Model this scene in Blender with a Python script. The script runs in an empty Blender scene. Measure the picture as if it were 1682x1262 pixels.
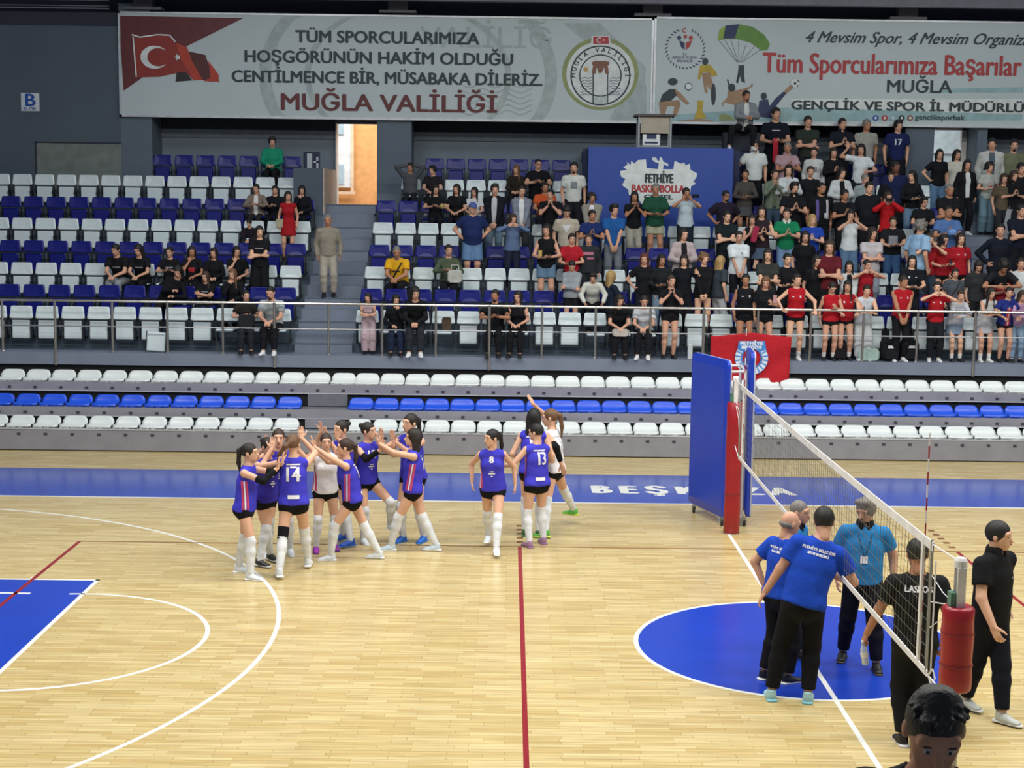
import bpy, math, random
import numpy as np
from mathutils import Vector, Matrix
from mathutils.bvhtree import BVHTree
random.seed(4)
C = bpy.context.scene.collection
SC = bpy.context.scene
# ---------------------------------------------------------------- camera
cam_data = bpy.data.cameras.new('camera'); cam = bpy.data.objects.new('camera', cam_data); C.objects.link(cam)
cam_data.sensor_width = 36.0; cam_data.lens = 2498.3 / 1682 * 36; cam_data.clip_start = .05; cam_data.clip_end = 300
CP, CY, CR = 0.124851522, 0.00351770298, 0.0128759023
def cam_matrix():
    F = Vector((math.sin(CY) * math.cos(CP), math.cos(CY) * math.cos(CP), -math.sin(CP)))
    R = Vector((math.cos(CY), -math.sin(CY), 0)); U = R.cross(F)
    R2 = math.cos(CR) * R + math.sin(CR) * U; U2 = -math.sin(CR) * R + math.cos(CR) * U
    M = Matrix((R2, U2, -F)).transposed().to_4x4(); M.translation = Vector((-3.20689, -15.9077, 4.80593))
    return M
cam.matrix_world = cam_matrix(); SC.camera = cam
# ---------------------------------------------------------------- world, lamps, exposure
world = bpy.data.worlds.new('hall_light'); SC.world = world; world.use_nodes = True
bgn = world.node_tree.nodes['Background']; bgn.inputs[0].default_value = (.66, .80, 1.0, 1); bgn.inputs[1].default_value = .31
def area(name, loc, rot, sx, sy, power, col=(1, 1, 1)):
    l = bpy.data.lights.new(name, 'AREA'); l.shape = 'RECTANGLE'; l.size = sx; l.size_y = sy; l.energy = power; l.color = col
    o = bpy.data.objects.new(name, l); C.objects.link(o); o.location = loc; o.rotation_euler = rot
    return o
for i, x in enumerate((-10, -3, 4, 11)):
    area('hall_lamp', (x, -4.5, 11.5), (0, 0, 0), 4.5, 1.6, 1010, (1, .97, .90))
    area('hall_lamp', (x, 3.5, 11.5), (0, 0, 0), 4.5, 1.6, 1010, (1, .97, .90))
for x in (-9, 1, 9):
    area('stand_lamp', (x, 11.5, 11.3), (math.radians(24), 0, 0), 4.0, 1.2, 190, (.86, .94, 1.0))
SC.view_settings.view_transform = 'Standard'; SC.view_settings.look = 'None'; SC.view_settings.gamma = 1
SC.view_settings.exposure = -0.70; SC.view_settings.use_curve_mapping = False
SC.cycles.max_bounces = 5; SC.cycles.diffuse_bounces = 2; SC.cycles.glossy_bounces = 2; SC.cycles.transparent_max_bounces = 6
SC.cycles.use_denoising = True
# ---------------------------------------------------------------- materials
def lin(c):
    if isinstance(c, str): c = tuple(int(c[i:i + 2], 16) for i in (0, 2, 4))
    return tuple(((v / 255) / 12.92 if v / 255 <= .04045 else ((v / 255 + .055) / 1.055) ** 2.4) for v in c) + (1,)
MATS = {}
def mat(key, col, rough=.6, metal=0, var=.12, scale=6, bump=0, bscale=30, spec=None):
    if key in MATS: return MATS[key]
    m = bpy.data.materials.new(key); m.use_nodes = True; nt = m.node_tree; b = nt.nodes['Principled BSDF']
    b.inputs['Roughness'].default_value = rough; b.inputs['Metallic'].default_value = metal
    if spec is not None: b.inputs['Specular IOR Level'].default_value = spec
    c = lin(col)
    tc = nt.nodes.new('ShaderNodeTexCoord'); n = nt.nodes.new('ShaderNodeTexNoise'); n.inputs['Scale'].default_value = scale
    n.inputs['Detail'].default_value = 3
    nt.links.new(tc.outputs['Object'], n.inputs['Vector'])
    r = nt.nodes.new('ShaderNodeValToRGB'); r.color_ramp.elements[0].position = .3; r.color_ramp.elements[1].position = .7
    r.color_ramp.elements[0].color = tuple(v * (1 - var) for v in c[:3]) + (1,)
    r.color_ramp.elements[1].color = tuple(min(1, v * (1 + var)) for v in c[:3]) + (1,)
    nt.links.new(n.outputs['Fac'], r.inputs['Fac']); nt.links.new(r.outputs['Color'], b.inputs['Base Color'])
    if bump:
        n2 = nt.nodes.new('ShaderNodeTexNoise'); n2.inputs['Scale'].default_value = bscale; n2.inputs['Detail'].default_value = 2
        nt.links.new(tc.outputs['Object'], n2.inputs['Vector'])
        bp = nt.nodes.new('ShaderNodeBump'); bp.inputs['Strength'].default_value = bump; bp.inputs['Distance'].default_value = .02
        nt.links.new(n2.outputs['Fac'], bp.inputs['Height']); nt.links.new(bp.outputs['Normal'], b.inputs['Normal'])
    MATS[key] = m
    return m
def cloth(col, var=.10): return mat('cloth_' + (col if isinstance(col, str) else '%02x%02x%02x' % col), col, .85, 0, var, 9, .5, 14, .2)
def skinm(tone): return mat('skin_' + tone, dict(light='dcae92', mid='cd9d84', tan='b07e62', dark='7a5240')[tone], .55, 0, .05, 8, 0, 30, .3)
def emit(key, col, s):
    m = bpy.data.materials.new(key); m.use_nodes = True; b = m.node_tree.nodes['Principled BSDF']
    b.inputs['Base Color'].default_value = lin(col); b.inputs['Emission Color'].default_value = lin(col); b.inputs['Emission Strength'].default_value = s
    return m
# ---------------------------------------------------------------- object helpers
def link(name, me, m=None, parent=None):
    if isinstance(me, MB): me = me.mesh(name)
    o = bpy.data.objects.new(name, me); C.objects.link(o)
    if m is not None:
        if len(me.materials) == 0: me.materials.append(m)
        else: me.materials[0] = m
    if parent is not None: o.parent = parent
    return o
def tag(o, label, cat, group=None, kind=None):
    if label: o['label'] = label
    if cat: o['category'] = cat
    if group: o['group'] = group
    if kind: o['kind'] = kind
    return o
def struct(o): o['kind'] = 'structure'; return o
def empty(name, loc=(0, 0, 0), rz=0):
    o = bpy.data.objects.new(name, None); C.objects.link(o); o.location = loc; o.rotation_euler = (0, 0, rz); o.empty_display_size = .1
    return o
def copy_tree(root):
    r = root.copy(); C.objects.link(r)
    for ch in root.children:
        c = ch.copy(); C.objects.link(c); c.parent = r
        for g in ch.children:
            d = g.copy(); C.objects.link(d); d.parent = c
    return r
class MB:
    def __init__(s): s.v = []; s.f = []; s.sm = False
    def add(s, vs, fs):
        n = len(s.v); s.v += [tuple(v) for v in vs]; s.f += [tuple(i + n for i in f) for f in fs]; return s
    def box(s, x0, x1, y0, y1, z0, z1):
        return s.add([(x0, y0, z0), (x1, y0, z0), (x1, y1, z0), (x0, y1, z0), (x0, y0, z1), (x1, y0, z1), (x1, y1, z1), (x0, y1, z1)],
                     [(0, 3, 2, 1), (4, 5, 6, 7), (0, 1, 5, 4), (1, 2, 6, 5), (2, 3, 7, 6), (3, 0, 4, 7)])
    def cbox(s, c, h, M=None):
        n = len(s.v); s.box(-h[0], h[0], -h[1], h[1], -h[2], h[2])
        for i in range(n, len(s.v)):
            p = Vector(s.v[i]); p = (M @ p) if M else p; s.v[i] = tuple(p + Vector(c))
        return s
    def bevbox(s, x0, x1, y0, y1, z0, z1, b=.01):
        def ring(e, z): return [(x0 + b - e, y0 - e + b, z)]
        xs = [(x0 + b, y0), (x1 - b, y0), (x1, y0 + b), (x1, y1 - b), (x1 - b, y1), (x0 + b, y1), (x0, y1 - b), (x0, y0 + b)]
        cx, cy = (x0 + x1) / 2, (y0 + y1) / 2
        def sc(f, z): return [(cx + (x - cx) * (1 - f * b / max(1e-6, (x1 - x0) / 2)), cy + (y - cy) * (1 - f * b / max(1e-6, (y1 - y0) / 2)), z) for x, y in xs]
        vs = sc(1, z0) + sc(0, z0 + b) + sc(0, z1 - b) + sc(1, z1)
        fs = [tuple(range(7, -1, -1)), tuple(range(24, 32))]
        for k in range(3):
            for i in range(8): fs.append((k * 8 + i, k * 8 + (i + 1) % 8, (k + 1) * 8 + (i + 1) % 8, (k + 1) * 8 + i))
        return s.add(vs, fs)
    def tube(s, pts, r, n=8, close=False, cap=True):
        pts = [Vector(p) for p in pts]; m = len(pts); rr = r if isinstance(r, (list, tuple)) else [r] * m
        base = len(s.v); vs = []
        up = None
        for i, p in enumerate(pts):
            if close: d = (pts[(i + 1) % m] - pts[i - 1])
            else: d = (pts[min(i + 1, m - 1)] - pts[max(i - 1, 0)])
            d.normalize()
            if up is None: up = Vector((0, 0, 1)) if abs(d.z) < .9 else Vector((1, 0, 0))
            a = d.cross(up); a.normalize(); b = a.cross(d); b.normalize(); up = b
            for k in range(n):
                t = 2 * math.pi * k / n; vs.append(p + a * math.cos(t) * rr[i] + b * math.sin(t) * rr[i])
        fs = []
        for i in range(m if close else m - 1):
            j = (i + 1) % m
            for k in range(n): fs.append((i * n + k, j * n + k, j * n + (k + 1) % n, i * n + (k + 1) % n))
        if cap and not close: fs += [tuple(range(n)), tuple(range((m - 1) * n + n - 1, (m - 1) * n - 1, -1))]
        return s.add(vs, fs)
    def lathe(s, c, prof, n=12):
        vs = []; c = Vector(c)
        for r, z in prof:
            for k in range(n): t = 2 * math.pi * k / n; vs.append(c + Vector((r * math.cos(t), r * math.sin(t), z)))
        fs = []
        for i in range(len(prof) - 1):
            for k in range(n): fs.append((i * n + k, i * n + (k + 1) % n, (i + 1) * n + (k + 1) % n, (i + 1) * n + k))
        fs += [tuple(range(n - 1, -1, -1)), tuple(range((len(prof) - 1) * n, len(prof) * n))]
        return s.add(vs, fs)
    def poly(s, pts2, y, t=.01, T=None):
        """extrude a polygon given in (x,z) at depth y by t"""
        n = len(pts2); A = sum(pts2[i][0] * pts2[(i + 1) % n][1] - pts2[(i + 1) % n][0] * pts2[i][1] for i in range(n))
        if A < 0: pts2 = pts2[::-1]
        vs = [(x, y, z) for x, z in pts2] + [(x, y + t, z) for x, z in pts2]
        fs = [tuple(range(n)), tuple(range(2 * n - 1, n - 1, -1))] + [(i, i + n, (i + 1) % n + n, (i + 1) % n) for i in range(n)]
        return s.add(vs, fs)
    def panel(s, w, h, t, r, z0, y0, curve=0, tilt=0, wtop=None, n=5, x0=0, rb=None):
        """rounded, softly domed panel standing in XZ, bottom z0, front toward -Y"""
        out = []; wt = wtop or w; rb = rb if rb is not None else r
        for (cx, cz, a0, q) in ((wt / 2 - r, h - r, 0, r), (-wt / 2 + r, h - r, 90, r), (-w / 2 + rb, rb, 180, rb), (w / 2 - rb, rb, 270, rb)):
            for k in range(n):
                a = math.radians(a0 + 90 * k / (n - 1)); out.append((cx + q * math.cos(a), cz + q * math.sin(a)))
        m = len(out)
        def P(x, z, y): return (x0 + x, y0 + y + curve * (x / (w / 2)) ** 2 * -1 + (z) * tilt, z0 + z)
        vs = [P(x * .90, h / 2 + (z - h / 2) * .90, -t * .5) for x, z in out] + [P(x, z, -t * .15) for x, z in out] + [P(x, z, t * .5) for x, z in out]
        vs += [P(x * .4, h / 2 + (z - h / 2) * .4, -t * .5) for x, z in out]
        fs = []
        for k in range(m):
            j = (k + 1) % m; fs += [(k, j, m + j, m + k)[::-1], (m + k, m + j, 2 * m + j, 2 * m + k)[::-1], (3 * m + k, 3 * m + j, j, k)[::-1]]
        fs += [tuple(range(3 * m, 4 * m))[::1], tuple(range(2 * m, 3 * m))[::-1]]
        return s.add(vs, fs)
    def mesh(s, name, smooth=None):
        me = bpy.data.meshes.new(name); me.from_pydata(s.v, [], s.f)
        if smooth or s.sm: me.polygons.foreach_set('use_smooth', [True] * len(me.polygons))
        me.update(); return me
CAPH = []
def cap_height():
    if not CAPH:
        cu = bpy.data.curves.new('h', 'FONT'); cu.body = 'H'; cu.size = 1; t = bpy.data.objects.new('h', cu); m = t.to_mesh(); CAPH.append(max(v.co.y for v in m.vertices) - min(v.co.y for v in m.vertices))
        t.to_mesh_clear(); bpy.data.objects.remove(t); bpy.data.curves.remove(cu)
    return CAPH[0]
def text(name, s, m, parent, loc, size, rot=(math.pi / 2, 0, 0), width=None, bold=0, ext=.004, shear=0, align='CENTER', height=None):
    """flat lettering as a mesh; bold is the stroke gain, made with shifted copies of the glyphs"""
    cu = bpy.data.curves.new(name, 'FONT'); cu.body = s; cu.size = size; cu.align_x = align; cu.extrude = 0; cu.shear = shear; cu.resolution_u = 3
    tmp = bpy.data.objects.new(name, cu); me0 = tmp.to_mesh()
    n = len(me0.vertices); co = np.empty(n * 3); me0.vertices.foreach_get('co', co); co = co.reshape(-1, 3)
    fs = [tuple(p.vertices) for p in me0.polygons]; tmp.to_mesh_clear(); bpy.data.objects.remove(tmp); bpy.data.curves.remove(cu)
    w0 = co[:, 0].max() - co[:, 0].min(); cx = (co[:, 0].max() + co[:, 0].min()) / 2
    sx = width / w0 if width else 1; sy = 1
    if height: sy = height / (size * cap_height())
    vs = []; ff = []; shifts = [(0, 0)] if not bold else [(0, 0), (bold, 0), (-bold, 0), (0, bold * .5), (0, -bold * .5)]
    for k, (dx, dy) in enumerate(shifts):
        for x, y, z in co: vs.append(((x - (cx if align == 'CENTER' else 0)) * sx + dx, y * sy + dy, ext + k * .00015))
        ff += [tuple(i + n * k for i in f) for f in fs]
    me = bpy.data.meshes.new(name); me.from_pydata(vs, [], ff); me.materials.append(m); me.update()
    o = bpy.data.objects.new(name, me); C.objects.link(o); o.location = loc; o.rotation_euler = rot
    if parent is not None: o.parent = parent
    return o
# ================================================================ the hall
ROWY = [13.5 + .9 * i for i in range(8)]
ZB = [2.50, 2.86, 3.25, 3.67, 4.12, 4.58, 5.07, 5.56]
FZ = [1.69] + [z - .81 for z in ZB[1:]]
def wood_floor():
    m = bpy.data.materials.new('parquet'); m.use_nodes = True; nt = m.node_tree; b = nt.nodes['Principled BSDF']
    tc = nt.nodes.new('ShaderNodeTexCoord'); br = nt.nodes.new('ShaderNodeTexBrick')
    br.inputs['Scale'].default_value = 1; br.inputs['Brick Width'].default_value = .50; br.inputs['Row Height'].default_value = .066
    br.inputs['Mortar Size'].default_value = .0018; br.inputs['Mortar Smooth'].default_value = .2; br.offset = .37; br.squash = 1.35; br.squash_frequency = 3
    br.inputs['Color1'].default_value = lin('d7c695'); br.inputs['Color2'].default_value = lin('c4ad75'); br.inputs['Mortar'].default_value = lin('8f7444')
    nt.links.new(tc.outputs['Object'], br.inputs['Vector'])
    mp = nt.nodes.new('ShaderNodeMapping'); mp.inputs['Scale'].default_value = (1.2, 14, 1); nt.links.new(tc.outputs['Object'], mp.inputs['Vector'])
    n = nt.nodes.new('ShaderNodeTexNoise'); n.inputs['Scale'].default_value = 1.6; n.inputs['Detail'].default_value = 5; nt.links.new(mp.outputs['Vector'], n.inputs['Vector'])
    r = nt.nodes.new('ShaderNodeValToRGB'); r.color_ramp.elements[0].position = .3; r.color_ramp.elements[1].position = .72
    r.color_ramp.elements[0].color = (.80, .78, .74, 1); r.color_ramp.elements[1].color = (1.08, 1.07, 1.05, 1)
    nt.links.new(n.outputs['Fac'], r.inputs['Fac'])
    mx = nt.nodes.new('ShaderNodeMix'); mx.data_type = 'RGBA'; mx.blend_type = 'MULTIPLY'; mx.inputs[0].default_value = 1
    nt.links.new(br.outputs['Color'], mx.inputs[6]); nt.links.new(r.outputs['Color'], mx.inputs[7]); nt.links.new(mx.outputs[2], b.inputs['Base Color'])
    b.inputs['Roughness'].default_value = .24; b.inputs['Specular IOR Level'].default_value = .45
    return m
WOOD = wood_floor()
floor = struct(link('floor', MB().box(-24, 24, -11.6, 13.4, -.2, 0), WOOD))
def paint(key, col, r=.26): return mat(key, col, r, 0, .05, 1.5)
PBLUE = paint('court_blue_paint', '1a3fb4'); PBAND = paint('border_blue_paint', '2f4bac', .16); PWHITE = paint('line_white_paint', 'e4e6e2', .35)
PRED = paint('line_red_paint', '8d1d25', .3); PBROWN = paint('line_brown_paint', '7a4a22', .3)
def rect(mb, x0, x1, y0, y1, z): return mb.box(x0, x1, y0, y1, .0, z)
def arc(mb, cx, cy, r0, r1, a0, a1, z, n=72):
    vs = []; fs = []
    for i in range(n + 1):
        a = math.radians(a0 + (a1 - a0) * i / n)
        for r in (r0, r1):
            for zz in (0, z): vs.append((cx + r * math.cos(a), cy + r * math.sin(a), zz))
    for i in range(n):
        b = 4 * i; c = b + 4; fs += [(b + 1, b + 3, c + 3, c + 1), (b, b + 1, c + 1, c), (b + 2, c + 2, c + 3, b + 3)]
    return mb.add(vs, fs)
def mark(name, mb, m): return link(name, mb, m, floor)
z1, z2, z3 = .0010, .0018, .0026
mark('blue_border', MB().box(-16, 16, 7.55, 9.95, 0, z1), PBAND)
mark('blue_key', MB().box(-16, -8.25, -2.40, 2.40, 0, z1), PBLUE)
disc = MB(); n = 96; disc.add([(1.76 * math.cos(2 * math.pi * i / n), 1.76 * math.sin(2 * math.pi * i / n), z1) for i in range(n)], [tuple(range(n))]); mark('blue_centre_circle', disc, PBLUE)
mark('court_line', MB().box(-16, 16, 7.50, 7.555, 0, z2), PWHITE)
mark('court_line', arc(MB(), 0, 0, 1.75, 1.80, 0, 360, z2, 96), PWHITE)
mark('court_line', MB().box(-.025, .025, -7.5, 7.5, 0, z3), PWHITE)
mark('court_line', arc(MB(), -12.425, 0, 6.70, 6.75, -78, 78, z2, 90), PWHITE)
mark('court_line', MB().box(-14, -12.425 + 6.72 * math.cos(math.radians(78)), 6.55, 6.6, 0, z2), PWHITE)
mark('court_line', arc(MB(), -8.2, 0, 1.75, 1.80, -96, 96, z2, 60), PWHITE)
mark('court_line', MB().box(-8.25, -8.20, -2.45, 2.45, 0, z2), PWHITE)
mark('court_line', MB().box(-14, -8.2, 2.40, 2.45, 0, z2), PWHITE)
mark('court_line', MB().box(-14, -8.2, -2.45, -2.40, 0, z2), PWHITE)
for yy in (2.62,): 
    for xx in (-9.05, -9.9, -10.7): mark('court_line', MB().box(xx - .02, xx + .03, 2.45, 2.55, 0, z2), PWHITE)
mark('court_line', MB().box(-9.6, -8.85, 1.74, 1.80, 0, z3), PWHITE)
for x in (-3, 3): mark('attack_line', MB().box(x - .025, x + .025, -4.5, 4.5, 0, z3), PRED)
mark('end_line', MB().box(-9.05, -9, -4.5, 4.5, 0, z3), PRED)
mark('end_line', MB().box(9, 9.05, -4.5, 4.5, 0, z3), PRED)
for y in (4.475, -4.525): mark('side_line', MB().box(-9, 9, y, y + .035, 0, z2 + .0004), PBROWN)
for x in (-3, 3):
    for k in range(5): mark('dash', MB().box(x - .04, x + .05, 4.72 + .26 * k, 4.82 + .26 * k, 0, z2), PBROWN)
for s, w in (('B E Ş K A Z A', 3.25),):
    t = text('floor_lettering', s, PWHITE, floor, (-.13, 8.33, z2), .80, (0, 0, 0), width=w, bold=.045, ext=.0012, height=.60)

# ---- lower telescopic stand
FASC = mat('fascia_grey', '8d8d97', .5, 0, .08, 3); DARK = mat('steel_and_painted_shade', '0c0e13', .7); NOSE = mat('nosing_light', 'b9bcc0', .4)
SEATW = mat('seat_white', 'd9e0e0', .32, 0, .03, 3, spec=.6); SEATB = mat('bench_seat_blue', '1f55dd', .32, 0, .04, 3)
UPW = mat('folding_seat_white', 'd4e2e6', .28, 0, .04, 3, spec=.6); UPB = mat('folding_seat_blue', '091474', .33, 0, .08, 3, spec=.45)
FRAME = mat('seat_frame_steel', '2b3036', .45, .2)
DECKM = mat('deck_grey', '70747c', .5)
ts = empty('telescopic_stand', (0, 11.7, 0)); tag(ts, 'low telescopic stand with three grey seat tiers between the court and the upper stand', 'grandstand')
def tb(name, mb, m):
    o = link(name, mb, m, ts); o.matrix_parent_inverse = Matrix.Translation((0, -11.7, 0)); return o
XL, XR = -15.5, 8.1
tb('fascia', MB().box(XL, XR, 11.70, 11.75, .02, .395), FASC); tb('nosing', MB().box(XL, XR, 11.69, 11.76, .395, .415), NOSE)
tb('deck', MB().box(XL, XR, 11.75, 12.10, .36, .40), DECKM)
tb('fascia', MB().box(XL, XR, 12.10, 12.15, .60, .76), FASC); tb('nosing', MB().box(XL, XR, 12.09, 12.16, .585, .602), NOSE)
tb('deck', MB().box(XL, XR, 12.15, 12.50, .73, .765), DECKM)
tb('fascia', MB().box(XL, XR, 12.50, 12.55, 1.02, 1.18), FASC); tb('nosing', MB().box(XL, XR, 12.49, 12.56, 1.005, 1.022), NOSE)
tb('deck', MB().box(XL, XR, 12.55, 12.95, 1.15, 1.185), DECKM)
tb('gap_shade_sheet', MB().box(XL, XR, 12.14, 12.17, .41, .60), DARK); tb('gap_shade_sheet', MB().box(XL, XR, 12.54, 12.57, .77, 1.02), DARK)  # near-black sheets added as painted shade in the open gaps behind the seats
tb('aisle_panel', MB().box(-6.95, -6.2, 12.085, 12.13, .415, .60), FASC); tb('aisle_panel', MB().box(-6.95, -6.2, 12.485, 12.53, .78, 1.0), DECKM)
tb('end_panel', MB().box(8.1, 8.16, 11.70, 12.9, 0, 1.5), DARK)
struct(link('wall_under_stand', MB().box(-24, 24, 12.97, 13.0, 0, 1.5), DARK))  # near-black colour carries the shade of the recess under the slab
struct(link('wall_floor_edge', MB().box(8.16, 24, 12.7, 12.97, 0, 1.5), DARK))
def bench_seat_mesh(w=.46):
    prof = [(-.30, -.035), (-.30, .005), (-.27, .02), (-.17, .005), (-.06, .012), (-.02, .05), (.0, .115), (.012, .155)]
    vs = []; fs = []; N = 11
    for off in (0, 1):
        for i in range(N):
            t = -1 + 2 * i / (N - 1); x = t * w / 2
            for k, (y, z) in enumerate(prof):
                e = abs(t) ** 6; yy = y + .012 * t * t * (k > 4) * -1; zz = z
                if k >= 6: zz -= .05 * e * (k - 5) / 2
                if k <= 2: yy += .03 * e
                zz += .012 * abs(t) ** 3 * (2 <= k <= 5)
                xx = x * (1 - (.10 if k >= 6 else 0) * e * (k - 5) / 2)
                if off: zz -= .012 if k < 6 else 0; yy += .014 if k >= 5 else 0
                vs.append((xx, yy, zz))
    P = len(prof); h = N * P
    for i in range(N - 1):
        for k in range(P - 1):
            a = i * P + k; fs.append((a, a + P, a + P + 1, a + 1)); fs.append((a + h, a + 1 + h, a + P + 1 + h, a + P + h))
    for i in range(N - 1):
        a = i * P; fs.append((a, a + h, a + P + h, a + P)); a += P - 1; fs.append((a, a + P, a + P + h, a + h))
    for k in range(P - 1): fs.append((k, k + 1, k + 1 + h, k + h)); a = (N - 1) * P + k; fs.append((a, a + h, a + 1 + h, a + 1))
    mb = MB(); mb.add(vs, fs); mb.sm = True; return mb
ORD = ['', 'first', 'second', 'third', 'fourth', 'fifth', 'sixth', 'seventh', 'eighth', 'ninth', 'tenth', 'eleventh', 'twelfth', 'thirteenth', 'fourteenth', 'fifteenth', 'sixteenth', 'seventeenth', 'eighteenth', 'nineteenth', 'twentieth',
       'twenty-first', 'twenty-second', 'twenty-third', 'twenty-fourth', 'twenty-fifth', 'twenty-sixth', 'twenty-seventh', 'twenty-eighth', 'twenty-ninth', 'thirtieth']
bsw = bench_seat_mesh().mesh('bench_seat'); bsw.materials.append(SEATW); bsb = bench_seat_mesh().mesh('bench_seat'); bsb.materials.append(SEATB)
BR = MB().box(-.10, .10, -.24, -.04, -.07, -.025); brm = BR.mesh('seat_bracket'); brm.materials.append(FRAME)
def bench(me, x, y, z, label, grp):
    o = link('bench_seat', me); o.location = (x, y, z); tag(o, label, 'seat', grp); b = link('bracket', brm, None, o); return o
plate = MB().box(-.03, .03, -.012, 0, -.02, .02).mesh('number_plate'); plate.materials.append(mat('number_plate_ink', '3a3a44', .5))
TIERS = [(1, 'white', 12.02, .455, 'lowest'), (2, 'blue', 12.42, .80, 'middle'), (3, 'white', 12.82, 1.215, 'top')]
for t, colr, y, z, nm in TIERS:
    me = bsb if colr == 'blue' else bsw
    if t < 3:
        xs = [(-7.27 - .49 * k, 'left') for k in range(13)] + [(-5.93 + (.4825, .474)[t - 1] * k, 'right') for k in range(29)]
    else:
        xs = [(-6.30 - .483 * k, 'left') for k in range(15)] + [(-5.85 + .475 * k, 'right') for k in range(29)]
    cnt = {'left': 0, 'right': 0}
    for x, side in xs:
        if x > 7.95: continue
        cnt[side] += 1
        if side == 'right' and t == 1 and x > 5.9 and False: continue
        bench(me, x, y, z, '%s low-back bench seat, %s tier of telescopic stand, %s %s of the aisle' % (colr, nm, ORD[cnt[side]], side), '%s seats on the %s telescopic tier' % (colr, nm))
        fy, fz = ((11.70, .31), (12.10, .66), (12.50, 1.075))[t - 1]
        p = tb('number_plate', plate, None); p.matrix_parent_inverse = Matrix.Translation((0, -11.7, 0)); p.location = (x + .02, fy, fz)

# ---- upper stand: slab, terraces, aisle stairs
SLAB = mat('slab_paint_grey', '747e90', .5, 0, .06, 2, .1, 8); TREAD = mat('terrace_grey', '5b6977', .55, 0, .08, 1.5, .1, 10)
struct(link('floor_stand_slab', MB().box(-24, 24, 12.9, 13.35, 1.46, 1.69), SLAB))
SX = [(-7.34, -6.22), (6.62, 7.72)]          # the two aisles
def blocks():
    yield (-24, SX[0][0]); yield (SX[0][1], SX[1][0]); yield (SX[1][1], 24)
for r in range(8):
    y0 = 13.35 if r == 0 else ROWY[r] - .72; y1 = ROWY[r] + .18 if r < 7 else 20.7
    for a, b in blocks():
        if r >= 5: 
            segs = [(a, b)]
        else: segs = [(a, b)]
        for (p, q) in segs:
            mb = MB().box(p, q, y0, y1, FZ[r] - (.55 if r else .23), FZ[r]); mb.box(p, q, y0 - .004, y0 + .02, FZ[r] - .03, FZ[r] + .002) if r else None
            struct(link('floor_terrace', mb, TREAD))
for a, b in SX:                               # half steps in the aisles
    k = 0; zs = []
    for r in range(8):
        ya = 13.35 if r == 0 else ROWY[r] - .72
        za = FZ[r]; zb = FZ[r + 1] if r < 7 else FZ[r] + .45
        yb = ROWY[r] + .18
        if r == 7 : break
        if r >= 3 and False: break
        m1 = MB().box(a, b, ya, (ya + yb) / 2, za - .6, za + (0 if r == 0 else 0.0)); struct(link('floor_aisle_step', m1, SLAB))
        m2 = MB().box(a, b, (ya + yb) / 2, yb, za - .6, (za + zb) / 2); struct(link('floor_aisle_step', m2, SLAB))
        struct(link('trim_aisle_nosing', MB().box(a, b, (ya + yb) / 2 - .012, (ya + yb) / 2 + .02, (za + zb) / 2 - .02, (za + zb) / 2 + .003), TREAD))
        if r >= 4: pass
# aisle tops meet the doorways
struct(link('floor_landing', MB().box(SX[0][0], SX[0][1], 18.2, 20.7, 3.4, 4.30), SLAB))
struct(link('floor_landing', MB().box(SX[1][0], SX[1][1], 18.2, 20.7, 3.4, 4.30), SLAB))
# ---- folding seats
def seat_parts():
    back = MB(); back.panel(.45, .245, .035, .035, .588, .0, curve=.015, tilt=.10, wtop=.41); back.sm = False
    pan = MB(); pan.panel(.34, .360, .05, .02, .205, -.05, tilt=.05)
    for z in (.33, .29): pan.box(-.165, .165, -.073, -.066, z - .006, z + .002)
    down = MB(); down.bevbox(-.172, .172, -.43, -.03, .42, .465, .018)
    fr = MB()
    for s in (-1, 1):
        fr.box(s * .205 - .012, s * .205 + .012, -.03, .04, .17, .60); fr.box(s * .205 - .014, s * .205 + .014, .04, .30, .20, .25)
        fr.box(s * .205 - .010, s * .205 + .010, -.12, .0, .42, .46)
    fr.tube([(-.195, -.06, .40), (-.20, -.075, .22), (-.17, -.085, .178), (.17, -.085, .178), (.20, -.075, .22), (.195, -.06, .40)], .011, 6)
    fr.box(-.20, .20, -.055, .0, .567, .584)
    fr.tube([(-.195, .02, .79), (-.20, .012, .55)], .012, 6); fr.tube([(.195, .02, .79), (.20, .012, .55)], .012, 6)
    return back, pan, down, fr
bk, pn, dn, fr = seat_parts()
SM = {}
for c, m in (('white', UPW), ('blue', UPB)):
    for nm, mb in (('b', bk), ('p', pn), ('d', dn)):
        me = mb.mesh('seat_' + nm); me.materials.append(m); SM[c, nm] = me
frm = fr.mesh('seat_frame'); frm.materials.append(FRAME)
BRK = MB(); 
ROWN = ['front row behind the railing', 'second row', 'third row', 'fourth row', 'fifth row', 'sixth row', 'seventh row', 'top row']
NSEAT = [0]
def folding_seat(x, r, colr, down, label):
    o = empty('folding_seat', (x, ROWY[r], FZ[r])); tag(o, label, 'seat', '%s folding seats' % colr)
    link('backrest', SM[colr, 'b'], None, o); link('seat_pan', SM[colr, 'd' if down else 'p'], None, o); link('frame', frm, None, o); NSEAT[0] += 1
    return o
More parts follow.
